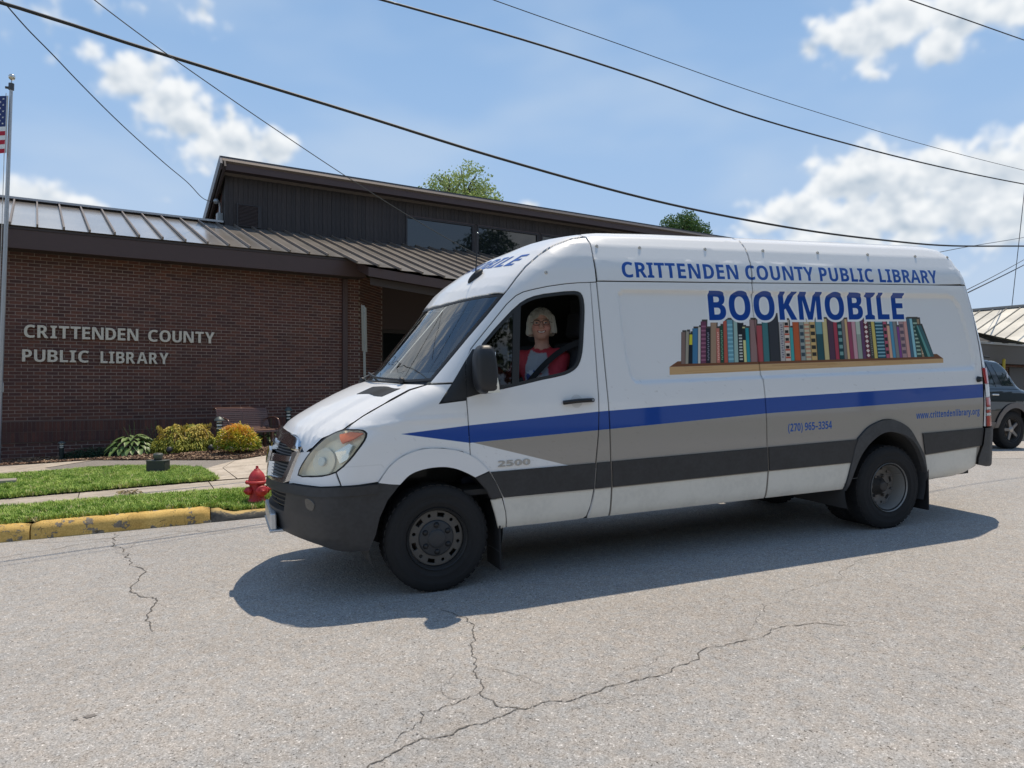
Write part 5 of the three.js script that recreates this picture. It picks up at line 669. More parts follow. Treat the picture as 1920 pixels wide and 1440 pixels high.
  for (let i = 0; i < P.count; i++) {
    const x = P.getX(i), y = P.getY(i), z = P.getZ(i), [u, v, w] = loc(x, y, z); let c = [.62, .35, .27];
    const nk = capsule(x, y, z, ...neck), isHead = y > 1.80 && Math.hypot(u, w) < .14, isHand = i >= g1.attributes.position.count + g2.attributes.position.count, collar = y > 1.735 - (( (x - 1.08) * chest[0] + (z - .42) * chest[1]) > .02 ? .045 : 0);
    if (isHand) c = [.62, .35, .27]; else if (isHead) { { const sm = v + .058 - u * u * 14; if (w > .045 && Math.abs(u) < .032 && Math.abs(sm) < .0095) c = Math.abs(sm) < .0045 && Math.abs(u) < .023 ? [.78, .73, .68] : [.36, .10, .09]; if (w > .05 && Math.abs(v - .034 + Math.abs(Math.abs(u) - .034) * .25) < .005 && Math.abs(Math.abs(u) - .034) < .02) c = [.24, .17, .13]; } if (Math.abs(v - .011) < .0065 && Math.abs(Math.abs(u) - .033) < .012 && w > .05) c = Math.abs(Math.abs(u) - .033) < .006 ? [.04, .035, .04] : [.55, .5, .47]; if (w > .04 && Math.abs(v + .02) < .025 && Math.abs(Math.abs(u) - .04) < .025) c = [.64, .30, .24]; }
    else if (collar && nk < .012) c = [.62, .35, .27]; else if (y < 1.2 && x < 1.0) c = [.03, .04, .07];
    else { const fx = (x - 1.08) * chest[0] + (z - .40) * chest[1], sx = (x - 1.08) * chest[1] - (z - .40) * chest[0]; const sleeve = Math.abs(sx - .0) > .09 + (1.62 - y) * .16 || capsule(x, y, z, B[4][0], B[4][1], B[4][2], B[4][3]) < .016 || capsule(x, y, z, B[5][0], B[5][1], B[5][2], B[5][3]) < .016 || capsule(x, y, z, B[6][0], B[6][1], B[6][2], B[6][3]) < .016 || capsule(x, y, z, B[7][0], B[7][1], B[7][2], B[7][3]) < .016; c = sleeve ? [.44, .028, .045] : [.34, .36, .41]; if (nk < .03 && y > 1.7) c = [.44, .028, .045]; if (!sleeve && fx > .05 && y > 1.44 && y < 1.57) { const q = Math.sin((sx * 40) + y * 55); if (Math.hypot(sx + .02, (y - 1.51) * 1.2) < .075) c = sx < -.01 ? (q > .2 ? [.6, .62, .68] : [.05, .09, .28]) : (Math.sin(y * 150) > 0 ? [.62, .6, .6] : [.5, .05, .07]); } }
    const k = .96 + r() * .08; col.set([c[0] * k, c[1] * k, c[2] * k], i * 3);
  }
  all.setAttribute('color', new THREE.BufferAttribute(col, 3)); part('body', all, new THREE.MeshStandardMaterial({ vertexColors: true, roughness: .75 }), person);
  const W = (u, v, w) => V(hc[0] + (rt[0] * u + fw[0] * w) * HS, hc[1] + v * HS, hc[2] + (rt[2] * u + fw[2] * w) * HS);
  // hair: a smooth chin length bob, parted at one side, built of locks over a cap
  const hair = (x, y, z) => { const [u, v, w] = loc(x, y, z); let d = ell(u, v, w, [0, .03, -.022], [.093, .1, .1]); d = smin(d, ell(u, v, w, [0, -.042, -.05], [.1, .08, .07]), .04); for (const s of [-1, 1]) d = smin(d, capsule(u, v, w, [s * .076, .05, .018], [s * .09, -.058, .012], .023, .025), .02); d += .0035 * Math.sin(Math.atan2(u, w) * 41 + v * 20) + .006 * noise(u * 42, v * 16, w * 42); const face = ell(u, v, w, [.012, -.04, .125], [.072, .125, .115]); d = Math.max(d, -face); d = Math.max(d, -(v + .074 + .012 * Math.sin(u * 45 + w * 30))); return d; };
  part('hair', meshField(hair, [hc[0], hc[1] - .01, hc[2]], .185, 88), std(.47, .45, .40, .65), person, 'chin length grey blond hair');
  const gl = []; for (const s of [-1, 1]) { const ring = []; for (let i = 0; i <= 20; i++) { const a = i / 20 * 6.2832; ring.push(W(s * .034 + .026 * Math.sign(Math.cos(a)) * Math.abs(Math.cos(a)) ** .7, .010 + .017 * Math.sign(Math.sin(a)) * Math.abs(Math.sin(a)) ** .7, .096 - .004 * Math.abs(Math.cos(a)))); } gl.push(tube(ring, .0022, 6, 40), tube([W(s * .06, .016, .093), W(s * .08, .014, .05), W(s * .083, .008, -.01)], .002, 6)); } gl.push(tube([W(-.009, .014, .1), W(0, .018, .103), W(.009, .014, .1)], .002, 6)); part('glasses', gl, std(.05, .02, .02, .3), person);
  part('seat_belt', (() => { const pts = [V(1.33, 1.80, .74), V(1.21, 1.745, .635), V(1.08, 1.66, .615), V(.97, 1.55, .575), V(.905, 1.44, .50), V(.92, 1.28, .30)], c = new THREE.CatmullRomCurve3(pts), pos = [], idx = []; for (let i = 0; i <= 30; i++) { const p = c.getPoint(i / 30), t = c.getTangent(i / 30), n = V(-.62, .2, .78).cross(t).normalize().multiplyScalar(.024); pos.push(p.x + n.x, p.y + n.y, p.z + n.z, p.x - n.x, p.y - n.y, p.z - n.z); if (i) idx.push(i * 2 - 2, i * 2 - 1, i * 2, i * 2 - 1, i * 2 + 1, i * 2); } const g = new THREE.BufferGeometry(); g.setAttribute('position', new THREE.Float32BufferAttribute(pos, 3)); g.setIndex(idx); g.computeVertexNormals(); return g; })(), std(.012, .012, .014, .8), vanRoot);
}

// ---------------------------------------------------------------- street furniture and garden things
const onGround = (wx, wz, h = .15) => V(wx, groundY(wx, wz, h), wz);
{ // fire hydrant
  const p = SW(-1.06, .12, -2.98), h = thing('fire_hydrant', 'red fire hydrant on the grass strip by the low kerb', 'hydrant', p); h.rotation.y = YAW + .12; h.scale.set(.74, .64, .74);
  const red = phys(.62, .03, .035, { roughness: .55, clearcoat: .15, clearcoatRoughness: .4, map: grainTex });
  part('barrel', lathe([[.001, -.05], [.15, -.05], [.15, .02], [.118, .035], [.112, .06], [.112, .30], [.118, .31], [.118, .33]], 36), red, h); part('flange', lathe([[.1, .315], [.168, .32], [.176, .335], [.176, .355], [.168, .37], [.12, .375]], 36), red, h);
  part('bonnet', lathe([[.128, .372], [.126, .42], [.115, .46], [.092, .51], [.06, .55], [.045, .562], [.045, .575], [.03, .585]], 36), red, h); part('operating_nut', [new THREE.CylinderGeometry(.02, .026, .05, 5).translate(0, .61, 0)], red, h);
  for (let k = 0; k < 8; k++) { const a = k / 8 * 6.2832 + .2; part('bolt', new THREE.CylinderGeometry(.013, .013, .07, 6).translate(Math.cos(a) * .15, .345, Math.sin(a) * .15), red, h); }
  for (const [a, l, r0, n] of [[2.75, .185, .062, 'hose_cap'], [-.15, .185, .062, 'hose_cap'], [1.3, .2, .085, 'pumper_cap']]) { const g = lathe([[r0 * .85, .08], [r0 * .85, l - .06], [r0 * 1.15, l - .055], [r0 * 1.15, l - .02], [r0 * .9, l], [.022, l + .004], [.022, l + .035], [.001, l + .036]], 24); g.rotateX(Math.PI / 2); g.rotateY(Math.PI / 2 - a); g.translate(0, .2, 0); part(n, g, red, h); }
}
{ // landscape floodlight on a black box in the lawn
  const p = SW(-2.3, .15, -5.98), t = thing('ground_floodlight', 'black box shaped ground light standing in the lawn', 'floodlight', p); t.rotation.y = YAW - .35; const m = std(.035, .04, .036, .55, .1), g = std(.11, .12, .11, .5, .2);
  part('housing', rbox(-.135, .135, -.03, .19, -.09, .09, .008), m, t); part('lid', rbox(-.14, .14, .19, .203, -.095, .095, .004), g, t); part('lamp_head', lathe([[.001, .205], [.058, .205], [.06, .25], [.068, .255], [.07, .285], [.06, .3], [.001, .305]], 24), g, t); part('lens', lathe([[.001, .3055], [.05, .305]], 20), phys(.3, .32, .3, { roughness: .1 }), t);
}
solo('utility_box', rbox(-.22, .22, -.02, .085, -.13, .13, .01), std(.30, .27, .22, .8), 'flat tan utility box lid in the lawn at the left edge', 'utility box').position.copy(SW(-4.28, .15, -5.9));
{ // path lights
  const green = std(.02, .032, .028, .5, .2), grey = std(.10, .12, .115, .5, .3), glow = phys(.72, .74, .68, { roughness: .3 });
  const light = (wx, wz, top, r, post, label) => { const b = onBed(wx, wz), h = top - b.y, t = thing('path_light', label, 'path light', b, 'low garden path lights by the wall'); part('post', lathe([[.001, -.1], [r, -.1], [r, h * .62], [r * 1.05, h * .64]], 20), post, t); part('lens', lathe([[r * .85, h * .63], [r * .85, h * .9]], 20), glow, t); for (const k of [.68, .78]) part('louvre_ring', lathe([[r * .84, h * k], [r * 1.25, h * (k + .02)], [r * 1.25, h * (k + .045)], [r * .84, h * (k + .035)]], 20), post, t); part('cap', lathe([[r * 1.7, h * .87], [r * 1.75, h * .9], [r * .9, h * .97], [.001, h]], 24), grey, t); };
  light(2.97, -15.02, 1.11, .055, green, 'green path light in front of the bench armrest'); light(.43, -16.3, .66, .04, green, 'small green path light at the wall left of the hosta'); light(4.78, -16.75, 1.24, .05, green, 'path light standing behind the right end of the bench');
}
{ // bench of bent metal slats
  const p = onBed(3.65, -15.62), b = thing('park_bench', 'dark brown metal park bench facing the street in front of the wall', 'bench', p); b.rotation.y = .33; const metal = phys(.13, .065, .05, { roughness: .3, metalness: .35, clearcoat: .4, clearcoatRoughness: .25 });
  // side profile, z forwards: back rolled over at the top, seat rolled under at the front
  const prof = smooth([[-.36, .80], [-.32, .835], [-.27, .83], [-.235, .78], [-.20, .66], [-.165, .52], [-.12, .42], [-.04, .385], [.08, .39], [.18, .395], [.235, .375], [.25, .33]], 4), L = .56, N = 24; let acc = [0]; for (let i = 1; i < prof.length; i++) acc.push(acc[i - 1] + Math.hypot(prof[i][0] - prof[i - 1][0], prof[i][1] - prof[i - 1][1]));
  const at = (s) => { let i = 1; while (i < acc.length - 1 && acc[i] < s) i++; const t = (s - acc[i - 1]) / (acc[i] - acc[i - 1]); return [lerp(prof[i - 1][0], prof[i][0], t), lerp(prof[i - 1][1], prof[i][1], t)]; };
  for (let k = 0; k < N; k++) { const s0 = acc[acc.length - 1] * (k + .06) / N, s1 = acc[acc.length - 1] * (k + .8) / N, [z0, y0] = at(s0), [z1, y1] = at(s1), l = Math.hypot(z1 - z0, y1 - y0), g = box(-L, L, -.004, .004, -l / 2, l / 2); g.rotateX(-Math.atan2(y1 - y0, z1 - z0)); g.translate(0, (y0 + y1) / 2, (z0 + z1) / 2); part('slat', g, metal, b); }
  for (const x of [-L, 0, L]) part('side_frame', tube(prof.map((q) => V(x, q[1] - .012, q[0])), .013, 8, 60), metal, b);
  for (const x of [-L, L]) { part('armrest', tube([[x, .60, -.18], [x, .625, -.05], [x, .62, .1], [x, .575, .2], [x, .46, .245], [x, .385, .22]], .019, 10, 40), metal, b); for (const z of [-.13, .14]) part('leg', rbox(x * .82 - .03, x * .82 + .03, -.06, .39, z - .025, z + .025, .006), metal, b); }
}
{ // sign on a steel post, seen from its edge
  const p = V(4.5, groundY(4.5, -11.37), -11.37), s = thing('street_sign', 'galvanised street sign seen edge on behind the van bonnet', 'sign', p), steelG = std(.22, .24, .235, .55, .6), top = 2.97 - p.y; s.rotation.z = .022;
  const u = new THREE.Shape([[-.03, 0], [-.03, .02], [-.014, .02], [-.01, .004], [.01, .004], [.014, .02], [.03, .02], [.03, 0], [.013, -.012], [-.013, -.012]].map((q) => new THREE.Vector2(q[0], q[1]))), g = new THREE.ExtrudeGeometry(u, { depth: top + .3, bevelEnabled: false }); g.rotateX(-Math.PI / 2); g.translate(0, -.3, 0); g.rotateY(1.0); part('post', g, steelG, s, 'perforated grey steel post');
  const pl = rbox(-.3, .3, top - .74, top - .01, -.0015, .0015, .0012); const q = new THREE.Group(); const m = part('sign_plate', pl, std(.12, .13, .125, .6, .2), s, 'bare metal sign plate'); m.rotation.y = -.61 + Math.PI / 2 + .1; m.position.set(0, 0, 0); for (const y of [top - .12, top - .6]) part('bolt', new THREE.CylinderGeometry(.008, .008, .05, 8).rotateX(Math.PI / 2).translate(0, y, 0), steelG, s);
}
{ // flagpole and flag
  const a = onBed(-.57, -16.4), b = V(-.375, 7.14, -16.215), pole = thing('flagpole', 'slim metal flagpole with ball finial at the left edge', 'flagpole', a), d = b.clone().sub(a), met = std(.42, .43, .45, .4, .6), L = (t) => d.clone().multiplyScalar(t);
  part('pole', rod(V(0, -.1, 0), d, .05, .027, 20), met, pole); part('truck', [rod(L(.985), L(1.002), .045, .045, 16), rod(L(.99).add(V(-.09, 0, -.02)), L(.99), .022)], std(.07, .075, .085, .5, .3), pole); part('finial_rod', rod(d, d.clone().add(V(.004, .09, 0)), .009), met, pole); part('finial_ball', new THREE.SphereGeometry(.056, 20, 14).translate(d.x + .006, d.y + .13, d.z), std(.62, .6, .55, .15, .9), pole); part('halyard', tube([L(.975).add(V(-.075, 0, -.01)), L(.6).add(V(-.06, 0, 0)), L(.22).add(V(-.055, 0, .03))], .006, 6, 20), std(.6, .6, .58, .8), pole); part('cleat', rbox(d.x * .2 + .03, d.x * .2 + .06, d.y * .19, d.y * .215, d.z * .2 - .02, d.z * .2 + .02, .006), met, pole);
  const f = (u, v) => { const x = -.07 - u * 1.35, y = -v * 1.04 - u * .28 - .12 * u * u; return { p: V(b.x + x + v * -.025, 6.90 + y, b.z + .05 - u * .35 + .07 * Math.sin(u * 9 + v * 1.5) * (.25 + u)), n: V(.1, 0, 1).normalize() }; };
  const flag = thing('flag', 'red, white and blue striped flag hanging from the flagpole', 'flag'); const mk = (n, u0, u1, v0, v1, m, o = 0) => { const g = polyMesh([[u0, v0], [u1, v0], [u1, v1], [u0, v1]], null, .05, f, { offset: o }); g.computeVertexNormals(); part(n, g, m, flag); };
  const fr = phys(.46, .02, .045, { roughness: .8, transmission: .2 }), fwh = phys(.78, .78, .78, { roughness: .8, transmission: .2 }), fb = phys(.025, .045, .16, { roughness: .8, transmission: .15 });
  for (let k = 0; k < 13; k++) mk('stripe', k < 7 ? .4 : 0, 1, k / 13, (k + 1) / 13, k % 2 ? fwh : fr); mk('canton', 0, .4, 0, 7 / 13, fb); mk('hoist_band', -.02, -.001, 0, 1, std(.5, .5, .5, .8));
  for (let i = 0; i < 9; i++) for (let j = 0; j < (i % 2 ? 5 : 6); j++) { const v = (i + 1) * .0538, u = (j * 2 + 1 + (i % 2)) * .0333; const pts = Array.from({ length: 10 }, (_, k) => { const r = k % 2 ? .009 : .022, t = k / 10 * 6.2832; return [u + r * Math.sin(t) * .75, v - r * Math.cos(t)]; }); const g = polyMesh(pts, null, .05, f, { offset: .003 }); part('star', g, fwh, flag); }
}

for (const [x, z, a, label] of [[2.72, -14.45, .4, 'small black garden spotlight at the foot of the golden bush'], [2.06, -14.75, -.3, 'small black garden spotlight between the hosta and the maple']]) { const t = thing('garden_spotlight', label, 'spotlight', onBed(x, z), 'small spotlights in the planting bed'), m = std(.03, .033, .034, .5, .2); part('stake', rod([0, -.05, 0], [0, .06, 0], .012), m, t); const h = lathe([[.001, -.05], [.03, -.05], [.05, .0], [.058, .03], [.052, .032], [.04, .02]], 20); h.rotateX(-1.0); h.rotateY(a); h.translate(0, .085, 0); part('lamp_head', h, m, t); const l = lathe([[.001, .022], [.05, .024]], 16); l.rotateX(-1.0); l.rotateY(a); l.translate(0, .085, 0); part('lens', l, phys(.3, .31, .3, { roughness: .1 }), t); }

// ---------------------------------------------------------------- plants
const leafShape = (l, w, fold = .25, droop = .2, n = 4) => { const pos = [], idx = []; for (let i = 0; i <= n; i++) { const t = i / n, ww = w * Math.sin(Math.PI * Math.pow(t, .8)) * .5 + .0008, y = fold * ww, d = -droop * l * t * t; pos.push(-ww, d + y, t * l, 0, d, t * l, ww, d + y, t * l); if (i) { const a = (i - 1) * 3, b = i * 3; idx.push(a, a + 1, b, a + 1, b + 1, b, a + 1, a + 2, b + 1, a + 2, b + 2, b + 1); } } const g = new THREE.BufferGeometry(); g.setAttribute('position', new THREE.Float32BufferAttribute(pos, 3)); g.setIndex(idx); g.computeVertexNormals(); return g; };
function leafCloud(name, parent, geo, mat, list, colour) { const m = new THREE.InstancedMesh(geo, mat, list.length), M = new THREE.Matrix4(), q = new THREE.Quaternion(), e = new THREE.Euler(), c = new THREE.Color(); m.name = name; m.castShadow = m.receiveShadow = true; m.userData.kind = 'stuff'; list.forEach((l, i) => { M.compose(l.p, q.setFromEuler(e.set(l.e[0], l.e[1], l.e[2], 'YXZ')), V(l.s, l.s, l.s)); m.setMatrixAt(i, M); m.setColorAt(i, colour(c, l)); }); parent.add(m); return m; }
const leafMat = () => phys(1, 1, 1, { roughness: .6, transmission: .25, thickness: 0, specularIntensity: .4 });
{ // golden spirea
  const t = thing('spirea_bush', 'round golden yellow and orange bush in front of the bench', 'bush', onBed(3.07, -13.95)), r = rng(401), list = [];
  part('stems', Array.from({ length: 26 }, () => { const a = r() * 6.28, l = .2 + r() * .25; return tube([[0, -.03, 0], [Math.cos(a) * l * .4, .2, Math.sin(a) * l * .4], [Math.cos(a) * l * .8, .36 + r() * .05, Math.sin(a) * l * .8]], .004, 5, 6); }), std(.1, .06, .035, .9), t);
  for (let i = 0; i < 6800; i++) { const a = r() * 6.2832, u = Math.acos(1 - r() * 1.15), k = Math.pow(.35 + r() * .65, .5), lump = 1 + .14 * noise(Math.cos(a) * 2.2, u * 2, Math.sin(a) * 2.2) + .1 * noise(a * 3, u * 5, 2); const R = .375 * lump * k, x = Math.sin(u) * Math.cos(a) * R, y = .04 + Math.max(0, Math.cos(u) * R * 1.02 + .09), z = Math.sin(u) * Math.sin(a) * R * .92; list.push({ p: V(x, y, z), e: [-.5 + r() * 1.2 - 1.0 * (1 - u / 2), Math.atan2(x, z) + (r() - .5) * 2, (r() - .5) * 1.2], s: .7 + r() * .6, h: y / .41, k, t: r(), w: noise(x * 5, y * 5, z * 5) }); }
  leafCloud('foliage', t, leafShape(.046, .019, .3, .25, 2), leafMat(), list, (c, l) => { const o = clamp(l.h * 1.1 - .35 + l.w * .9 + (l.t - .5) * .9); return l.t > .95 ? c.setRGB(.85, .6, .45) : o > .78 ? c.setRGB(lerp(.75, .9, l.t), lerp(.4, .52, l.t), .12) : o > .14 ? c.setRGB(lerp(.62, .85, l.t), lerp(.56, .68, l.t), .08) : c.setRGB(lerp(.2, .45, l.t), lerp(.36, .5, l.t), .05); });
}
{ // cut-leaf maple
  const t = thing('cutleaf_maple', 'low spreading yellow green cutleaf maple left of the bench', 'shrub', onBed(2.42, -15.35)), r = rng(402), list = [];
  const limbs = []; for (let i = 0; i < 16; i++) { const a = i / 16 * 6.28 + r() * .3, l = .45 + r() * .2; limbs.push([[0, 0, 0], [Math.cos(a) * l * .35, .28 + r() * .15, Math.sin(a) * l * .35], [Math.cos(a) * l * .8, .36 + r() * .14, Math.sin(a) * l * .8], [Math.cos(a) * l, .22 + r() * .15, Math.sin(a) * l]]); } part('branches', limbs.map((l) => tube(l, .007, 5, 10)), std(.07, .045, .03, .9), t);
  for (let i = 0; i < 11500; i++) { const a = r() * 6.28, rad = Math.sqrt(r()) * .58, tier = Math.floor(r() * 4), w = noise(Math.cos(a) * rad * 5, tier * 3.1, Math.sin(a) * rad * 5), top = (.53 + .16 * noise(Math.cos(a) * rad * 4 + 7, 1.5, Math.sin(a) * rad * 4)) * (1 - Math.pow(rad / .66, 2.2)) + .04; if (w < -.2) continue; const y = Math.max(.03, top * (.25 + .25 * tier) + w * .1 + (r() - .5) * .03); list.push({ p: V(Math.cos(a) * rad, y, Math.sin(a) * rad), e: [-.1 + r() * .8, a * -1 + 1.57 + (r() - .5) * 3, (r() - .5) * .9], s: .7 + r() * .7, h: y, t: r(), w }); }
  for (let b = 0; b < 9; b++) { const a = r() * 6.28, R = .2 + r() * .35; for (let i = 0; i < 110; i++) { const q = r(); list.push({ p: V(Math.cos(a) * (R + q * .12) + (r() - .5) * .05, .4 + r() * .08 + q * .1, Math.sin(a) * (R + q * .12) + (r() - .5) * .05), e: [.5 + r(), r() * 6.28, 0], s: .7 + r() * .5, h: .6, t: r(), w: .2 }); } }
  leafCloud('foliage', t, leafShape(.055, .017, .2, .45, 3), leafMat(), list, (c, l) => (l.w > .1 && l.h > .3 ? c.setRGB(.46 + l.t * .2, .38 + l.t * .12, .09) : c.setRGB(.22 + l.t * .22, .25 + l.t * .17, .05)));
}
function hosta(wx, wz, R, n, label, tone, seed) { const t = thing('hosta_plant', label, 'plant', onBed(wx, wz), 'broad leaved hostas in the planting bed'), r = rng(seed), mats = [0, 1, 2].map((k) => phys(tone[0] * (.8 + k * .25), tone[1] * (.85 + k * .18), tone[2] * (.8 + k * .2), { roughness: .45, transmission: .12 })), geos = [leafShape(.17, .085, .35, .55, 6), leafShape(.15, .075, .3, .7, 6), leafShape(.18, .095, .4, .4, 6)]; for (let i = 0; i < n; i++) { const a = i * 2.39996, k = Math.sqrt((i + .5) / n), m = part('leaf', geos[i % 3], mats[Math.floor(r() * 3)], t); m.position.set(Math.cos(a) * R * k * .75, .05 + .26 * (1 - k * k * .8) * R / .4 + r() * .03, Math.sin(a) * R * k * .75); m.rotation.set(-.55 + k * .75, Math.PI / 2 - a + (r() - .5) * .5, (r() - .5) * .3, 'YXZ'); m.scale.setScalar((.75 + r() * .45) * R / .4); } part('flower_stalk', [0, 1, 2].map((k) => tube([[.02 * k, 0, 0], [.05 * k - .08, .4, .03], [.09 * k - .16, .55 + .05 * k, .05]], .004, 5, 8)), std(.09, .14, .05, .8), t); }
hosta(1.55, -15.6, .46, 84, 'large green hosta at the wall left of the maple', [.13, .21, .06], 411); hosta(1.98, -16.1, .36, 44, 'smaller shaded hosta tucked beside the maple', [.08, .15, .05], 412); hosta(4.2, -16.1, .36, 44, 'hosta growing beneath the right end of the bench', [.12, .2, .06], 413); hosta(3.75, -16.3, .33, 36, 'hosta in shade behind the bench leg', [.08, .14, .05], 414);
{ // low dark juniper by the wall
  const t = thing('juniper', 'low dark green juniper at the foot of the wall', 'shrub', onBed(.95, -16.4)), r = rng(421), list = []; for (let i = 0; i < 2600; i++) { const a = r() * 6.28, k = Math.sqrt(r()), x = Math.cos(a) * k * .52, z = Math.sin(a) * k * .3; list.push({ p: V(x, .02 + r() * .2 * (1 - k * k * .7), z), e: [-.6 + r() * 1.2, r() * 6.28, 0], s: .6 + r() * .7, t: r() }); } leafCloud('foliage', t, leafShape(.07, .012, .2, .3, 2), leafMat(), list, (c, l) => c.setRGB(.025 + l.t * .03, .07 + l.t * .05, .045)); part('stem', tube([[-.3, -.02, 0], [0, .06, 0], [.3, .03, 0]], .01, 6), std(.06, .04, .03, .9), t);
}
function tree(name, label, base, h, crown, seed, tone, n, leaf, density = 1, group) { // crown: list of [x, y, z, rx, ry, rz] lobes above the base
  const t = thing(name, label, 'tree', base, group), r = rng(seed), list = [], limbs = [];
  const limb = (a, b, r0, r1) => { const m = a.clone().lerp(b, .5).add(V((r() - .5) * .6, .2, (r() - .5) * .6)), c = new THREE.CatmullRomCurve3([a, m, b]), g = new THREE.TubeGeometry(c, 8, 1, 7, false), p = g.attributes.position; for (let i = 0; i <= 8; i++) { const o = c.getPoint(i / 8), w = lerp(r0, r1, i / 8); for (let j = 0; j <= 7; j++) { const k = i * 8 + j; p.setXYZ(k, o.x + (p.getX(k) - o.x) * w, o.y + (p.getY(k) - o.y) * w, o.z + (p.getZ(k) - o.z) * w); } } return g; };
  const top = V(0, h * .62, 0), tr = h * .022; limbs.push(limb(V(0, -.3, 0), top, tr * 1.5, tr * .6));
  for (const c of crown) { limbs.push(limb(V(0, h * (.25 + r() * .25), 0), V(c[0], c[1], c[2]), tr * .6, tr * .15)); for (let k = 0; k < 7; k++) { const a = r() * 6.28, b = Math.acos(2 * r() - 1); limbs.push(limb(V(c[0] * .8, c[1] - c[4] * .3, c[2] * .8), V(c[0] + Math.sin(b) * Math.cos(a) * c[3] * .85, c[1] + Math.cos(b) * c[4] * .85, c[2] + Math.sin(b) * Math.sin(a) * c[5] * .85), tr * .22, tr * .05)); } }
  part('trunk', limbs, std(.09, .07, .055, .9), t);
  const vol = crown.map((c) => c[3] * c[4] * c[5]), tot = vol.reduce((a, b) => a + b, 0);
  crown.forEach((c, ci) => { const m = Math.round(n * vol[ci] / tot); for (let i = 0; i < m; i++) { const a = r() * 6.28, b = Math.acos(2 * r() - 1), k = Math.cbrt(.12 + .88 * r()), x = c[0] + Math.sin(b) * Math.cos(a) * c[3] * k, y = c[1] + Math.cos(b) * c[4] * k, z = c[2] + Math.sin(b) * Math.sin(a) * c[5] * k, q = fbm(x * .9 + seed, y * .9, z * .9, 3); if (q < -.1 * density + (k - .6) * .5 - .12) continue; list.push({ p: V(x, y, z), e: [r() * 6.28, r() * 6.28, r() * 6.28], s: .6 + r() * .8, t: r(), q }); } });
  leafCloud('crown', t, leaf, leafMat(), list, (c, l) => c.setRGB(tone[0] * (.7 + l.t * .6 + l.q * .5), tone[1] * (.75 + l.t * .5 + l.q * .4), tone[2] * (.7 + l.t * .6)));
  return t;
}
const spray = (s, n, seed) => { const r = rng(seed), l = []; for (let i = 0; i < n; i++) { const g = leafShape(s * .42, s * .3, .2, .2, 2); g.rotateX(r() * 6.28); g.rotateY(r() * 6.28); g.translate((r() - .5) * s, (r() - .5) * s, (r() - .5) * s); l.push(plain(g)); } return mergeGeometries(l); };
tree('ash_tree', 'pale green feathery tree rising behind the clerestory roof', V(22, 1, -40), 15, [[-1.5, 12.2, .7, 1.5, 1.3, 1.5], [.3, 12.9, 0, 1.6, 1.7, 1.6], [1.6, 12.0, -.7, 1.5, 1.8, 1.4], [0, 10.5, 0, 3.1, 2.2, 2.8]], 501, [.42, .5, .2], 8200, spray(.3, 5, 1), .6);
tree('oak_tree', 'dark green tree beyond the roof right of the library', V(37, .8, -36), 13.5, [[-1.3, 11.4, .6, 1.25, 1.3, 1.3], [.7, 11.2, -.2, 1.5, 1.2, 1.4], [2.0, 10.5, -1, 1.1, .8, 1.1], [0, 9.5, 0, 2.6, 1.6, 2.6]], 502, [.1, .18, .06], 7600, spray(.3, 5, 2), .7);
tree('distant_tree', 'dark green tree beyond the pale metal roof at the right edge', V(70.5, .5, -28), 9.2, [[0, 6.6, 0, 2.6, 1.9, 2.6]], 503, [.1, .17, .06], 1500, spray(.4, 5, 3));
// across the street, behind the viewer: some mirrored in the library's clerestory glass, the row added unseen to shade the low sky from the van's side
for (const [i, [x, z, h]] of [[34, 17, 17], [24, 21, 13], [13, 19, 12], [2, 21, 14], [-9, 19, 13], [-21, 20, 15], [45, 18, 15]].entries()) tree('maple_tree', 'tall dense maple across the street, ' + ['first', 'second', 'third', 'fourth', 'fifth', 'sixth', 'seventh'][i] + ' in the unseen row added behind the viewer', V(x, groundY(x, z, .1), z), h, [[0, h * .62, 0, 4.2, h * .34, 4.2], [-2.6, h * .5, .6, 3.2, h * .26, 3.2], [2.6, h * .52, -.5, 3.2, h * .28, 3.2], [.3, h * .82, .2, 2.6, h * .16, 2.6]], 520 + i, [.05, .095, .03], 5200, spray(.62, 6, 4), 1.2, 'maples across the street');

// ---------------------------------------------------------------- overhead wires
const wireMat = std(.02, .021, .023, .6), wireGrey = std(.07, .072, .075, .5);
const wire = (label, pts, r, mat = wireMat) => solo('overhead_wire', tube(pts, r, 6, 90), mat, label, 'wire', 'overhead wires');
wire('thickest black cable sagging across the sky above the van roof', [[-14, 7.4, -11.8], [-.62, 6.63, -11.63], [1.41, 6.40, -11.59], [4.3, 6.10, -11.53], [6.99, 5.81, -11.48], [10.97, 5.52, -11.4], [15.4, 5.45, -11.31], [19.22, 5.56, -11.23], [21.64, 5.69, -11.18], [26.2, 6.13, -11.09], [40, 7.5, -10.9]], .024);
wire('black cable crossing the upper right sky', [[-4, 6.5, -9.1], [3.93, 6.9, -9.44], [6.3, 7.0, -9.55], [8.81, 7.03, -9.67], [11.72, 7.0, -9.81], [15.33, 7.11, -9.98], [19.21, 7.31, -10.17], [24.66, 7.7, -10.42], [38, 8.9, -11]], .016);
wire('thin wire above the upper right cable', [[-3, 7.4, -9], [5.75, 7.44, -9.51], [8.21, 7.49, -9.67], [11.83, 7.55, -9.9], [14.88, 7.67, -10.1], [18.76, 7.86, -10.35], [25.52, 8.34, -10.79], [38, 9.4, -11.6]], .0075);
wire('short stretch of wire in the top right corner', [[5, 6.9, -6.1], [10.94, 7.42, -6.14], [12.61, 7.58, -6.16], [14.67, 7.78, -6.19], [24, 8.7, -6.3]], .009);
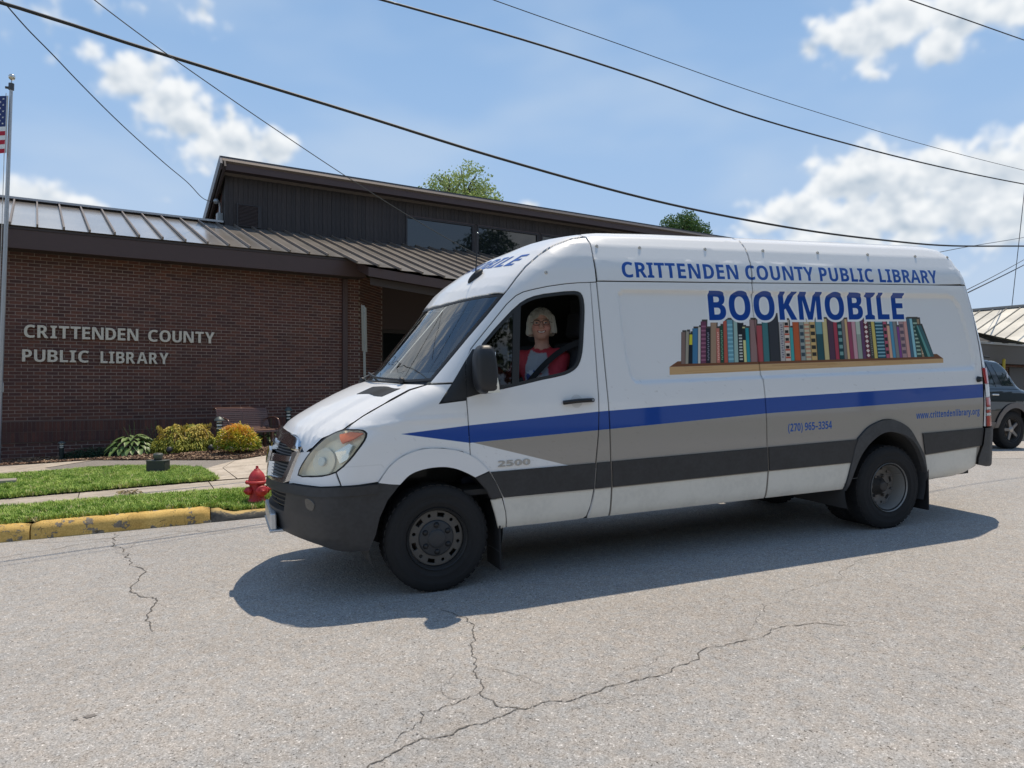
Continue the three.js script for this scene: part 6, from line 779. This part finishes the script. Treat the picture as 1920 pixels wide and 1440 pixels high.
wire('service wire dropping from the upper left to the gable box', [[-2.2, 7.6, -9], [-.39, 6.89, -12.2], [-.12, 6.76, -12.62], [.19, 6.66, -13.11], [.59, 6.52, -13.75], [1.25, 6.32, -14.79], [2.18, 6.13, -16.27], [2.71, 6.05, -17.11], [3.3, 6.1, -18.6], [3.93, 6.47, -20.4]], .009);
wire('service wire slanting down in front of the clerestory', [[-1, 7.3, -10.2], [.63, 6.61, -10.91], [1.36, 6.33, -11.2], [2.19, 6.05, -11.53], [3.04, 5.78, -11.87], [4.45, 5.36, -12.44], [6.15, 4.9, -13.11], [7.88, 4.52, -13.8], [10.6, 4.1, -14.9]], .008, wireGrey);
wire('thin guy wire running down at the right edge', [[36.2, 16, -14.7], [35.69, 9.97, -15.09], [35.14, 3.68, -15.5], [34.9, .8, -15.7]], .016, wireGrey); wire('upper of two wires rising to the right behind the van', [[16, 3.1, -9.3], [23.22, 4.61, -11.24], [33.47, 6.83, -14.17], [50, 10.6, -18.9]], .013); wire('lower of two wires rising to the right behind the van', [[16, 3.0, -9.3], [23.25, 4.53, -11.22], [33.47, 6.62, -14.17], [50, 10.2, -18.9]], .02); wire('faint wire rising just above the rear of the van roof', [[14, 4.0, -9.3], [22.76, 5.74, -11.53], [33.47, 7.73, -14.16], [50, 10.9, -18.3]], .01, wireGrey);

// ---------------------------------------------------------------- parked car behind the van
{
  const o = SW(10.18, 0, -4.86), car = thing('parked_suv', 'dark blue sport utility vehicle parked beyond the rear of the van', 'car', o); { const ax = SW(13.05, 0, -4.86).sub(o).normalize(), az = V(ax.z, 0, -ax.x).multiplyScalar(-1).normalize(), ay = az.clone().cross(ax); car.quaternion.setFromRotationMatrix(new THREE.Matrix4().makeBasis(ax, ay, az)); }
  const H = new Hull([[-.75, .38], [-.9, .5], [-.93, .72], [-.88, .92], [-.5, 1.02], [.1, 1.1], [.5, 1.17], [.85, 1.42], [1.2, 1.66], [1.45, 1.75], [2.0, 1.78], [2.55, 1.77], [2.78, 1.74], [2.95, 1.6], [3.2, 1.27], [3.32, 1.2], [3.5, 1.14], [3.62, 1.0], [3.68, .8], [3.68, .42], [3.5, .36], [0, .36]], [[0, .3], [.88, .34], [.92, .5], [.945, .75], [.94, .95], [.9, 1.12], [.86, 1.2], [.78, 1.5], [.70, 1.7], [.62, 1.76], [.3, 1.79], [0, 1.795]], { k: .1, bow: (x, y, z) => .3 * z * z * (1 - sst(0, 1.6, x)) - .22 * z * z * sst(2.2, 3.2, x) });
  const S = H.side(1), T = H.side(-1), paint = phys(.008, .011, .016, { roughness: .3, metalness: .2, clearcoat: 1, clearcoatRoughness: .04 }), clad = std(.16, .145, .135, .6), glass = phys(.02, .028, .032, { roughness: .03, ior: 1.8 });
  const arc = (cx, r, a0, a1, n = 14) => Array.from({ length: n + 1 }, (_, i) => { const a = lerp(a0, a1, i / n); return [cx + r * Math.cos(a), .37 + r * Math.sin(a)]; });
  const P = (n, c, m, opt = {}) => { for (const d of [S, T]) part(n, polyMesh(c, opt.holes, .06, d, { skirt: .015, offset: opt.offset ?? 0 }), m, car); };
  P('body_side', [[-.82, .48], ...arc(0, .44, Math.PI * .93, .2), ...arc(2.87, .44, Math.PI - .2, .07), [3.6, .5], [3.66, .8], [3.6, 1.0], [3.48, 1.12], [3.32, 1.17], [.55, 1.13], [.05, 1.06], [-.5, .98], [-.85, .88], [-.9, .6]], paint);
  P('wheel_flare', [...arc(2.87, .53, Math.PI, .0), ...arc(2.87, .43, .0, Math.PI)], clad, { offset: .025 }); P('wheel_flare', [...arc(0, .53, Math.PI, .0), ...arc(0, .43, .0, Math.PI)], clad, { offset: .025 }); P('sill', [[.5, .40], [2.35, .40], [2.36, .52], [.5, .52]], clad, { offset: .015 });
  P('cabin_side', [[.58, 1.14], [3.3, 1.18], [3.18, 1.3], [2.97, 1.56], [2.8, 1.71], [2.5, 1.75], [1.6, 1.74], [1.25, 1.66], [.9, 1.42]], paint, { holes: [[[.9, 1.2], [1.28, 1.6], [1.5, 1.67], [1.62, 1.67], [1.62, 1.2]], [[1.72, 1.2], [1.72, 1.68], [2.35, 1.69], [2.45, 1.2]]] });
  P('side_window', [[.88, 1.19], [1.27, 1.61], [1.5, 1.68], [1.63, 1.68], [1.63, 1.19]], glass, { offset: -.008 }); P('side_window', [[1.71, 1.19], [1.71, 1.69], [2.36, 1.7], [2.46, 1.19]], glass, { offset: -.008 }); P('rear_quarter_window', [[2.62, 1.235], [2.48, 1.64], [2.56, 1.69], [2.74, 1.66], [2.9, 1.52], [3.1, 1.26], [3.08, 1.235]], glass, { offset: .006 });
  { const q = S(2.86, 1.44); part('window_sticker', polyMesh(Array.from({ length: 14 }, (_, k) => { const a = k / 14 * 6.28, r = k % 2 ? .03 : .055; return [2.84 + r * Math.cos(a) * .7, 1.43 + r * Math.sin(a) * 1.2]; }), null, .05, S, { offset: .009 }), std(.5, .52, .55, .6), car, 'small pale window sticker'); }
  part('bonnet', polyMesh([[-.8, -.8], [.5, -.82], [.5, .82], [-.8, .8]], null, .1, H.top), paint, car); part('roof', polyMesh([[1.3, .95], [2.8, .95], [2.8, Math.PI - .95], [1.3, Math.PI - .95]], null, [.1, .08], (x, t) => H.cast([x, 1.0, 0], [0, Math.sin(t), Math.cos(t)], 1.5)), paint, car); part('windscreen', polyMesh([[.5, -.78], [1.28, -.68], [1.28, .68], [.5, .78]], null, .1, (x, z) => H.cast([x, .9, z], [0, 1, 0], 1.4)), glass, car); part('tailgate', polyMesh([[-.46, .8], [.46, .8], [.4, 1.2], [-.4, 1.2]], null, .06, (f, y) => H.cast([1.7, y, 0], [Math.cos(f), 0, Math.sin(f)], 2.5)), paint, car); part('rear_glass', polyMesh([[-.4, 1.21], [.4, 1.21], [.5, 1.72], [-.5, 1.72]], null, .06, (f, y) => H.cast([1.7, y, 0], [Math.cos(f), 0, Math.sin(f)], 2.5)), glass, car); part('rear_bumper', polyMesh([[-.5, .42], [.5, .42], [.5, .8], [-.5, .8]], null, .06, (f, y) => H.cast([1.7, y, 0], [Math.cos(f), 0, Math.sin(f)], 2.5), { offset: .03, skirt: .05 }), clad, car);
  for (const s of [1, -1]) { const d = (f, y) => H.cast([1.7, y, 0], [Math.cos(f), 0, Math.sin(f)], 2.5); part('tail_lamp', polyMesh([[.42 * s, .85], [.47 * s, .85], [.455 * s, 1.14], [.4 * s, 1.14]], null, .04, d, { offset: .012, skirt: .014 }), phys(.4, .02, .02, { roughness: .2, clearcoat: 1 }), car); const h = s > 0 ? S(2.34, 1.05) : T(2.34, 1.05); part('door_handle', rbox(h.p.x - .09, h.p.x + .09, h.p.y - .016, h.p.y + .016, h.p.z - .01, h.p.z + .025, .01), chrome, car); part('roof_rail', tube([[1.5, 1.77, s * .62], [2.0, 1.82, s * .62], [2.6, 1.8, s * .6]], .016, 8), blackPlastic, car); }
  part('underbody', [box(-.6, 3.5, .36, .6, -.7, .7), box(.4, 3.2, .6, 1.1, -.84, .84)], innerDark, car);
  for (const [x, s] of [[0, 1], [0, -1], [2.87, 1], [2.87, -1]]) { const w = part('wheel', tyreGeo(.37, .225, .235), tyreMat, car); w.position.set(x, .37, s * .79); if (s < 0) w.rotation.y = Math.PI; part('rim', [lathe([[.232, .112], [.228, .1], [.215, .08], [.2, -.09]], 36).rotateX(Math.PI / 2)], rimPale, w); part('brake_disc', lathe([[.001, .02], [.08, .02], [.082, .0], [.15, .0], [.15, -.02]], 28).rotateX(Math.PI / 2), std(.2, .18, .17, .5, .6), w); for (let k = 0; k < 5; k++) { const sp = new THREE.Shape([[-.03, .03], [-.022, .215], [.022, .215], [.03, .03]].map((q) => new THREE.Vector2(q[0], q[1]))), g = new THREE.ExtrudeGeometry(sp, { depth: .03, bevelEnabled: true, bevelSize: .006, bevelThickness: .006, bevelSegments: 1 }); g.rotateZ(k / 5 * 6.2832 + .3); g.translate(0, 0, .05); part('spoke', g, std(.24, .225, .215, .45, .6), w); } part('hub', lathe([[.001, .1], [.04, .098], [.06, .085], [.062, .05]], 20).rotateX(Math.PI / 2), std(.4, .38, .36, .35, .8), w); }
}
// ---------------------------------------------------------------- side parking lot and the building beyond it
structure('parking_lot', polyMesh([[8.1, -2.55], [70, -2.55], [70, -16], [8.1, -16]], null, .8, streetMap(.004), { uv: metres(3.4), color: patchy(.45, .07, .03) }), new THREE.MeshStandardMaterial({ map: asphaltTex, roughness: .93, vertexColors: true, color: new THREE.Color(1.12, 1.1, 1.08) }));
{
  const g = polyMesh([[14.6, -5.9], [24, -6.3], [24, -9.4], [14.9, -9.2]], null, .6, streetMap(.13)); const isl = structure('grass_island', g, turfMat);
  const pts = [[14.45, -5.72], [24, -6.1]], pos = []; solo('kerb', (() => { const l = []; for (let i = 0; i < 8; i++) { const a = i / 8, b = (i + .985) / 8, p = SW(lerp(14.45, 24, a), .0, lerp(-5.75, -6.15, a)), q = SW(lerp(14.45, 24, b), .0, lerp(-5.75, -6.15, b)), d = q.clone().sub(p), c = rbox(0, d.length(), -.05, .15, -.16, 0, .025); c.applyQuaternion(new THREE.Quaternion().setFromUnitVectors(V(1, 0, 0), d.normalize())); c.translate(p.x, p.y, p.z); l.push(c); } return l; })(), std(.36, .33, .28, .9, 0, { map: grainTex }), 'pale kerb of the grass island at the right edge beyond the parked car', 'kerb', 'kerb along the library side of the street');
  const r = rng(601), list = []; for (let i = 0; i < 5200; i++) { const x = lerp(14.6, 20, r()), z = -5.95 - r() * 2.6; list.push({ p: SW(x, .13, z), e: [(r() - .5) * .6, r() * 6.28, (r() - .5) * .6], s: .9 + r() * .7, t: r() }); }
  const m = leafCloud('island_grass', scene, leafShape(.07, .012, .2, .5, 2), leafMat(), list.map((l) => ({ ...l, e: [-1.2 + l.e[0], l.e[1], l.e[2]] })), (c, l) => c.setRGB(.1 + l.t * .1, .24 + l.t * .12, .035)); tag(m, 'green grass on the small island beyond the parked car', 'grass', null, 'stuff');
}
{
  const nb = thing('neighbour_building', 'low brick building with pale ribbed metal roof at the right edge', 'building'), pale = phys(.62, .60, .53, { roughness: .5, metalness: .1, map: roofTex }), ribM = std(.3, .28, .24, .6), shingle = std(.075, .068, .062, .9, 0, { map: grainTex }), grey = std(.085, .075, .07, .6);
  const quad = (a, b, c, d) => { const g = new THREE.BufferGeometry(); g.setAttribute('position', new THREE.Float32BufferAttribute([...a, ...b, ...c, ...a, ...c, ...d], 3)); g.setAttribute('uv', new THREE.Float32BufferAttribute([0, 0, 1, 0, 1, 1, 0, 0, 1, 1, 0, 1], 2)); g.computeVertexNormals(); return g; };
  const wz = -11.9, base = -.5; part('wall', box(22, 44, base, 2.55, wz - .3, wz), mortarMat, nb); { const lb = []; for (let j = 0; j < 38; j++) for (let k = 0; k < 36; k++) lb.push([23.2 + k * MOD + (j % 2 ? MOD / 2 : 0), -.1 + CO * j, wz, 0, brickGeo]); layBricks(nb.children[0], lb, 701, 0); }
  part('doorway', box(27.0, 28.0, -.2, 2.35, wz + .004, wz + .03), std(.012, .014, .02, .5), nb); part('fascia', box(21.6, 44, 2.42, 3.0, wz + .5, wz + .56), grey, nb); part('soffit', box(21.6, 44, 2.43, 2.46, wz - .1, wz + .5), darkBrown, nb); part('drip_edge', box(21.5, 44, 3.0, 3.05, wz + .48, wz + .6), std(.3, .3, .3, .4, .4), nb);
  part('lower_roof', quad([21.5, 3.04, wz + .58], [44, 3.04, wz + .58], [44, 3.62, wz - 1.0], [21.5, 3.62, wz - 1.0]), shingle, nb, 'grey shingled skirt roof over the front wall');
  for (let k = 0; k < 24; k++) part('gutter_clip', box(22 + k * .9, 22.5 + k * .9, 3.052, 3.066, wz + .5, wz + .62), std(.6, .6, .58, .5, .3), nb);
  // main roof: ribs run up to a ridge that comes towards the street
  const wy = (x) => 4.37 - .4 * (27.7 - x), xl = (z) => (z < -13.3 ? lerp(24, 26.07, (z + 25) / 11.7) : z < -11.98 ? lerp(26.07, 25.33, (z + 13.3) / 1.32) : lerp(25.33, 23.82, (z + 11.98) / 2.4)), nW = V(-.4, 1, 0).normalize();
  const roof = part('roof', polyMesh([[27.7, -25], [27.7, -10.9], [23.82, -9.58], [25.33, -11.98], [26.07, -13.3], [24, -25]], null, .8, (x, z) => ({ p: V(x, wy(x), z), n: nW }), { uv: (p) => [p.x / 3, p.z / 3], skirt: .05 }), pale, nb, 'cream ribbed metal roof');
  for (let k = 0; k < 34; k++) { const z = -10.95 - k * .42, x0 = z > -10.9 ? 27 : xl(z); part('rib', rod(V(x0, wy(x0) + .012, z), V(27.66, wy(27.66) + .012, z), .022, .022, 6), ribM, roof); }
  part('ridge_cap', box(27.6, 27.85, 4.36, 4.44, -25, -10.9), std(.35, .34, .32, .5, .3), nb); part('roof_back', (() => { const g = polyMesh([[27.75, -25], [27.75, -10.9], [33, -10.9], [33, -25]], null, 2, (x, z) => ({ p: V(x, 4.36 - .4 * (x - 27.75), z), n: V(.4, 1, 0).normalize() })); return g; })(), pale, nb);
  part('wall_lamp', rbox(24.15, 24.4, 3.42, 3.75, wz - .4, wz - .2, .03), std(.25, .26, .27, .5, .4), nb);
  const py = thing('yellow_pipe_bollard', 'thin yellow pipe standing against the neighbouring brick wall', 'pipe', V(25.0, groundY(25, -11.2, 0), -11.2)); part('pipe', rod([-.1, -.2, 0], [.12, 2.15, 0], .045, .045, 12), std(.55, .42, .05, .5), py); part('cap', new THREE.SphereGeometry(.047, 12, 8).translate(.12, 2.15, 0), std(.55, .42, .05, .5), py);
}
solo('grass_clipping', (() => { const r = rng(711), l = []; for (let i = 0; i < 14; i++) { const g = leafShape(.05 + r() * .04, .006, .2, .2, 2); g.rotateY(1.3 + (r() - .5) * .7); g.translate((r() - .5) * .12, .006 + r() * .006, (r() - .5) * .03); l.push(g); } return l; })(), std(.08, .13, .035, .8), 'small sprig of green grass lying on the road at the right', 'sprig').position.copy(SW(2.62, .004, 3.36));
solo('weed', (() => { const r = rng(712), l = []; for (let i = 0; i < 40; i++) { const g = leafShape(.09 + r() * .06, .03, .2, .6, 2); g.rotateX(-.3 * r()); g.rotateY(r() * 6.28); g.translate((r() - .5) * .2, .012, (r() - .5) * .42); l.push(g); } return l; })(), std(.2, .15, .06, .85), 'dry weed sprawling from a joint in the sidewalk', 'weed').position.copy(SW(-2.5, .14, -4.35));

renderer.render(scene, camera);
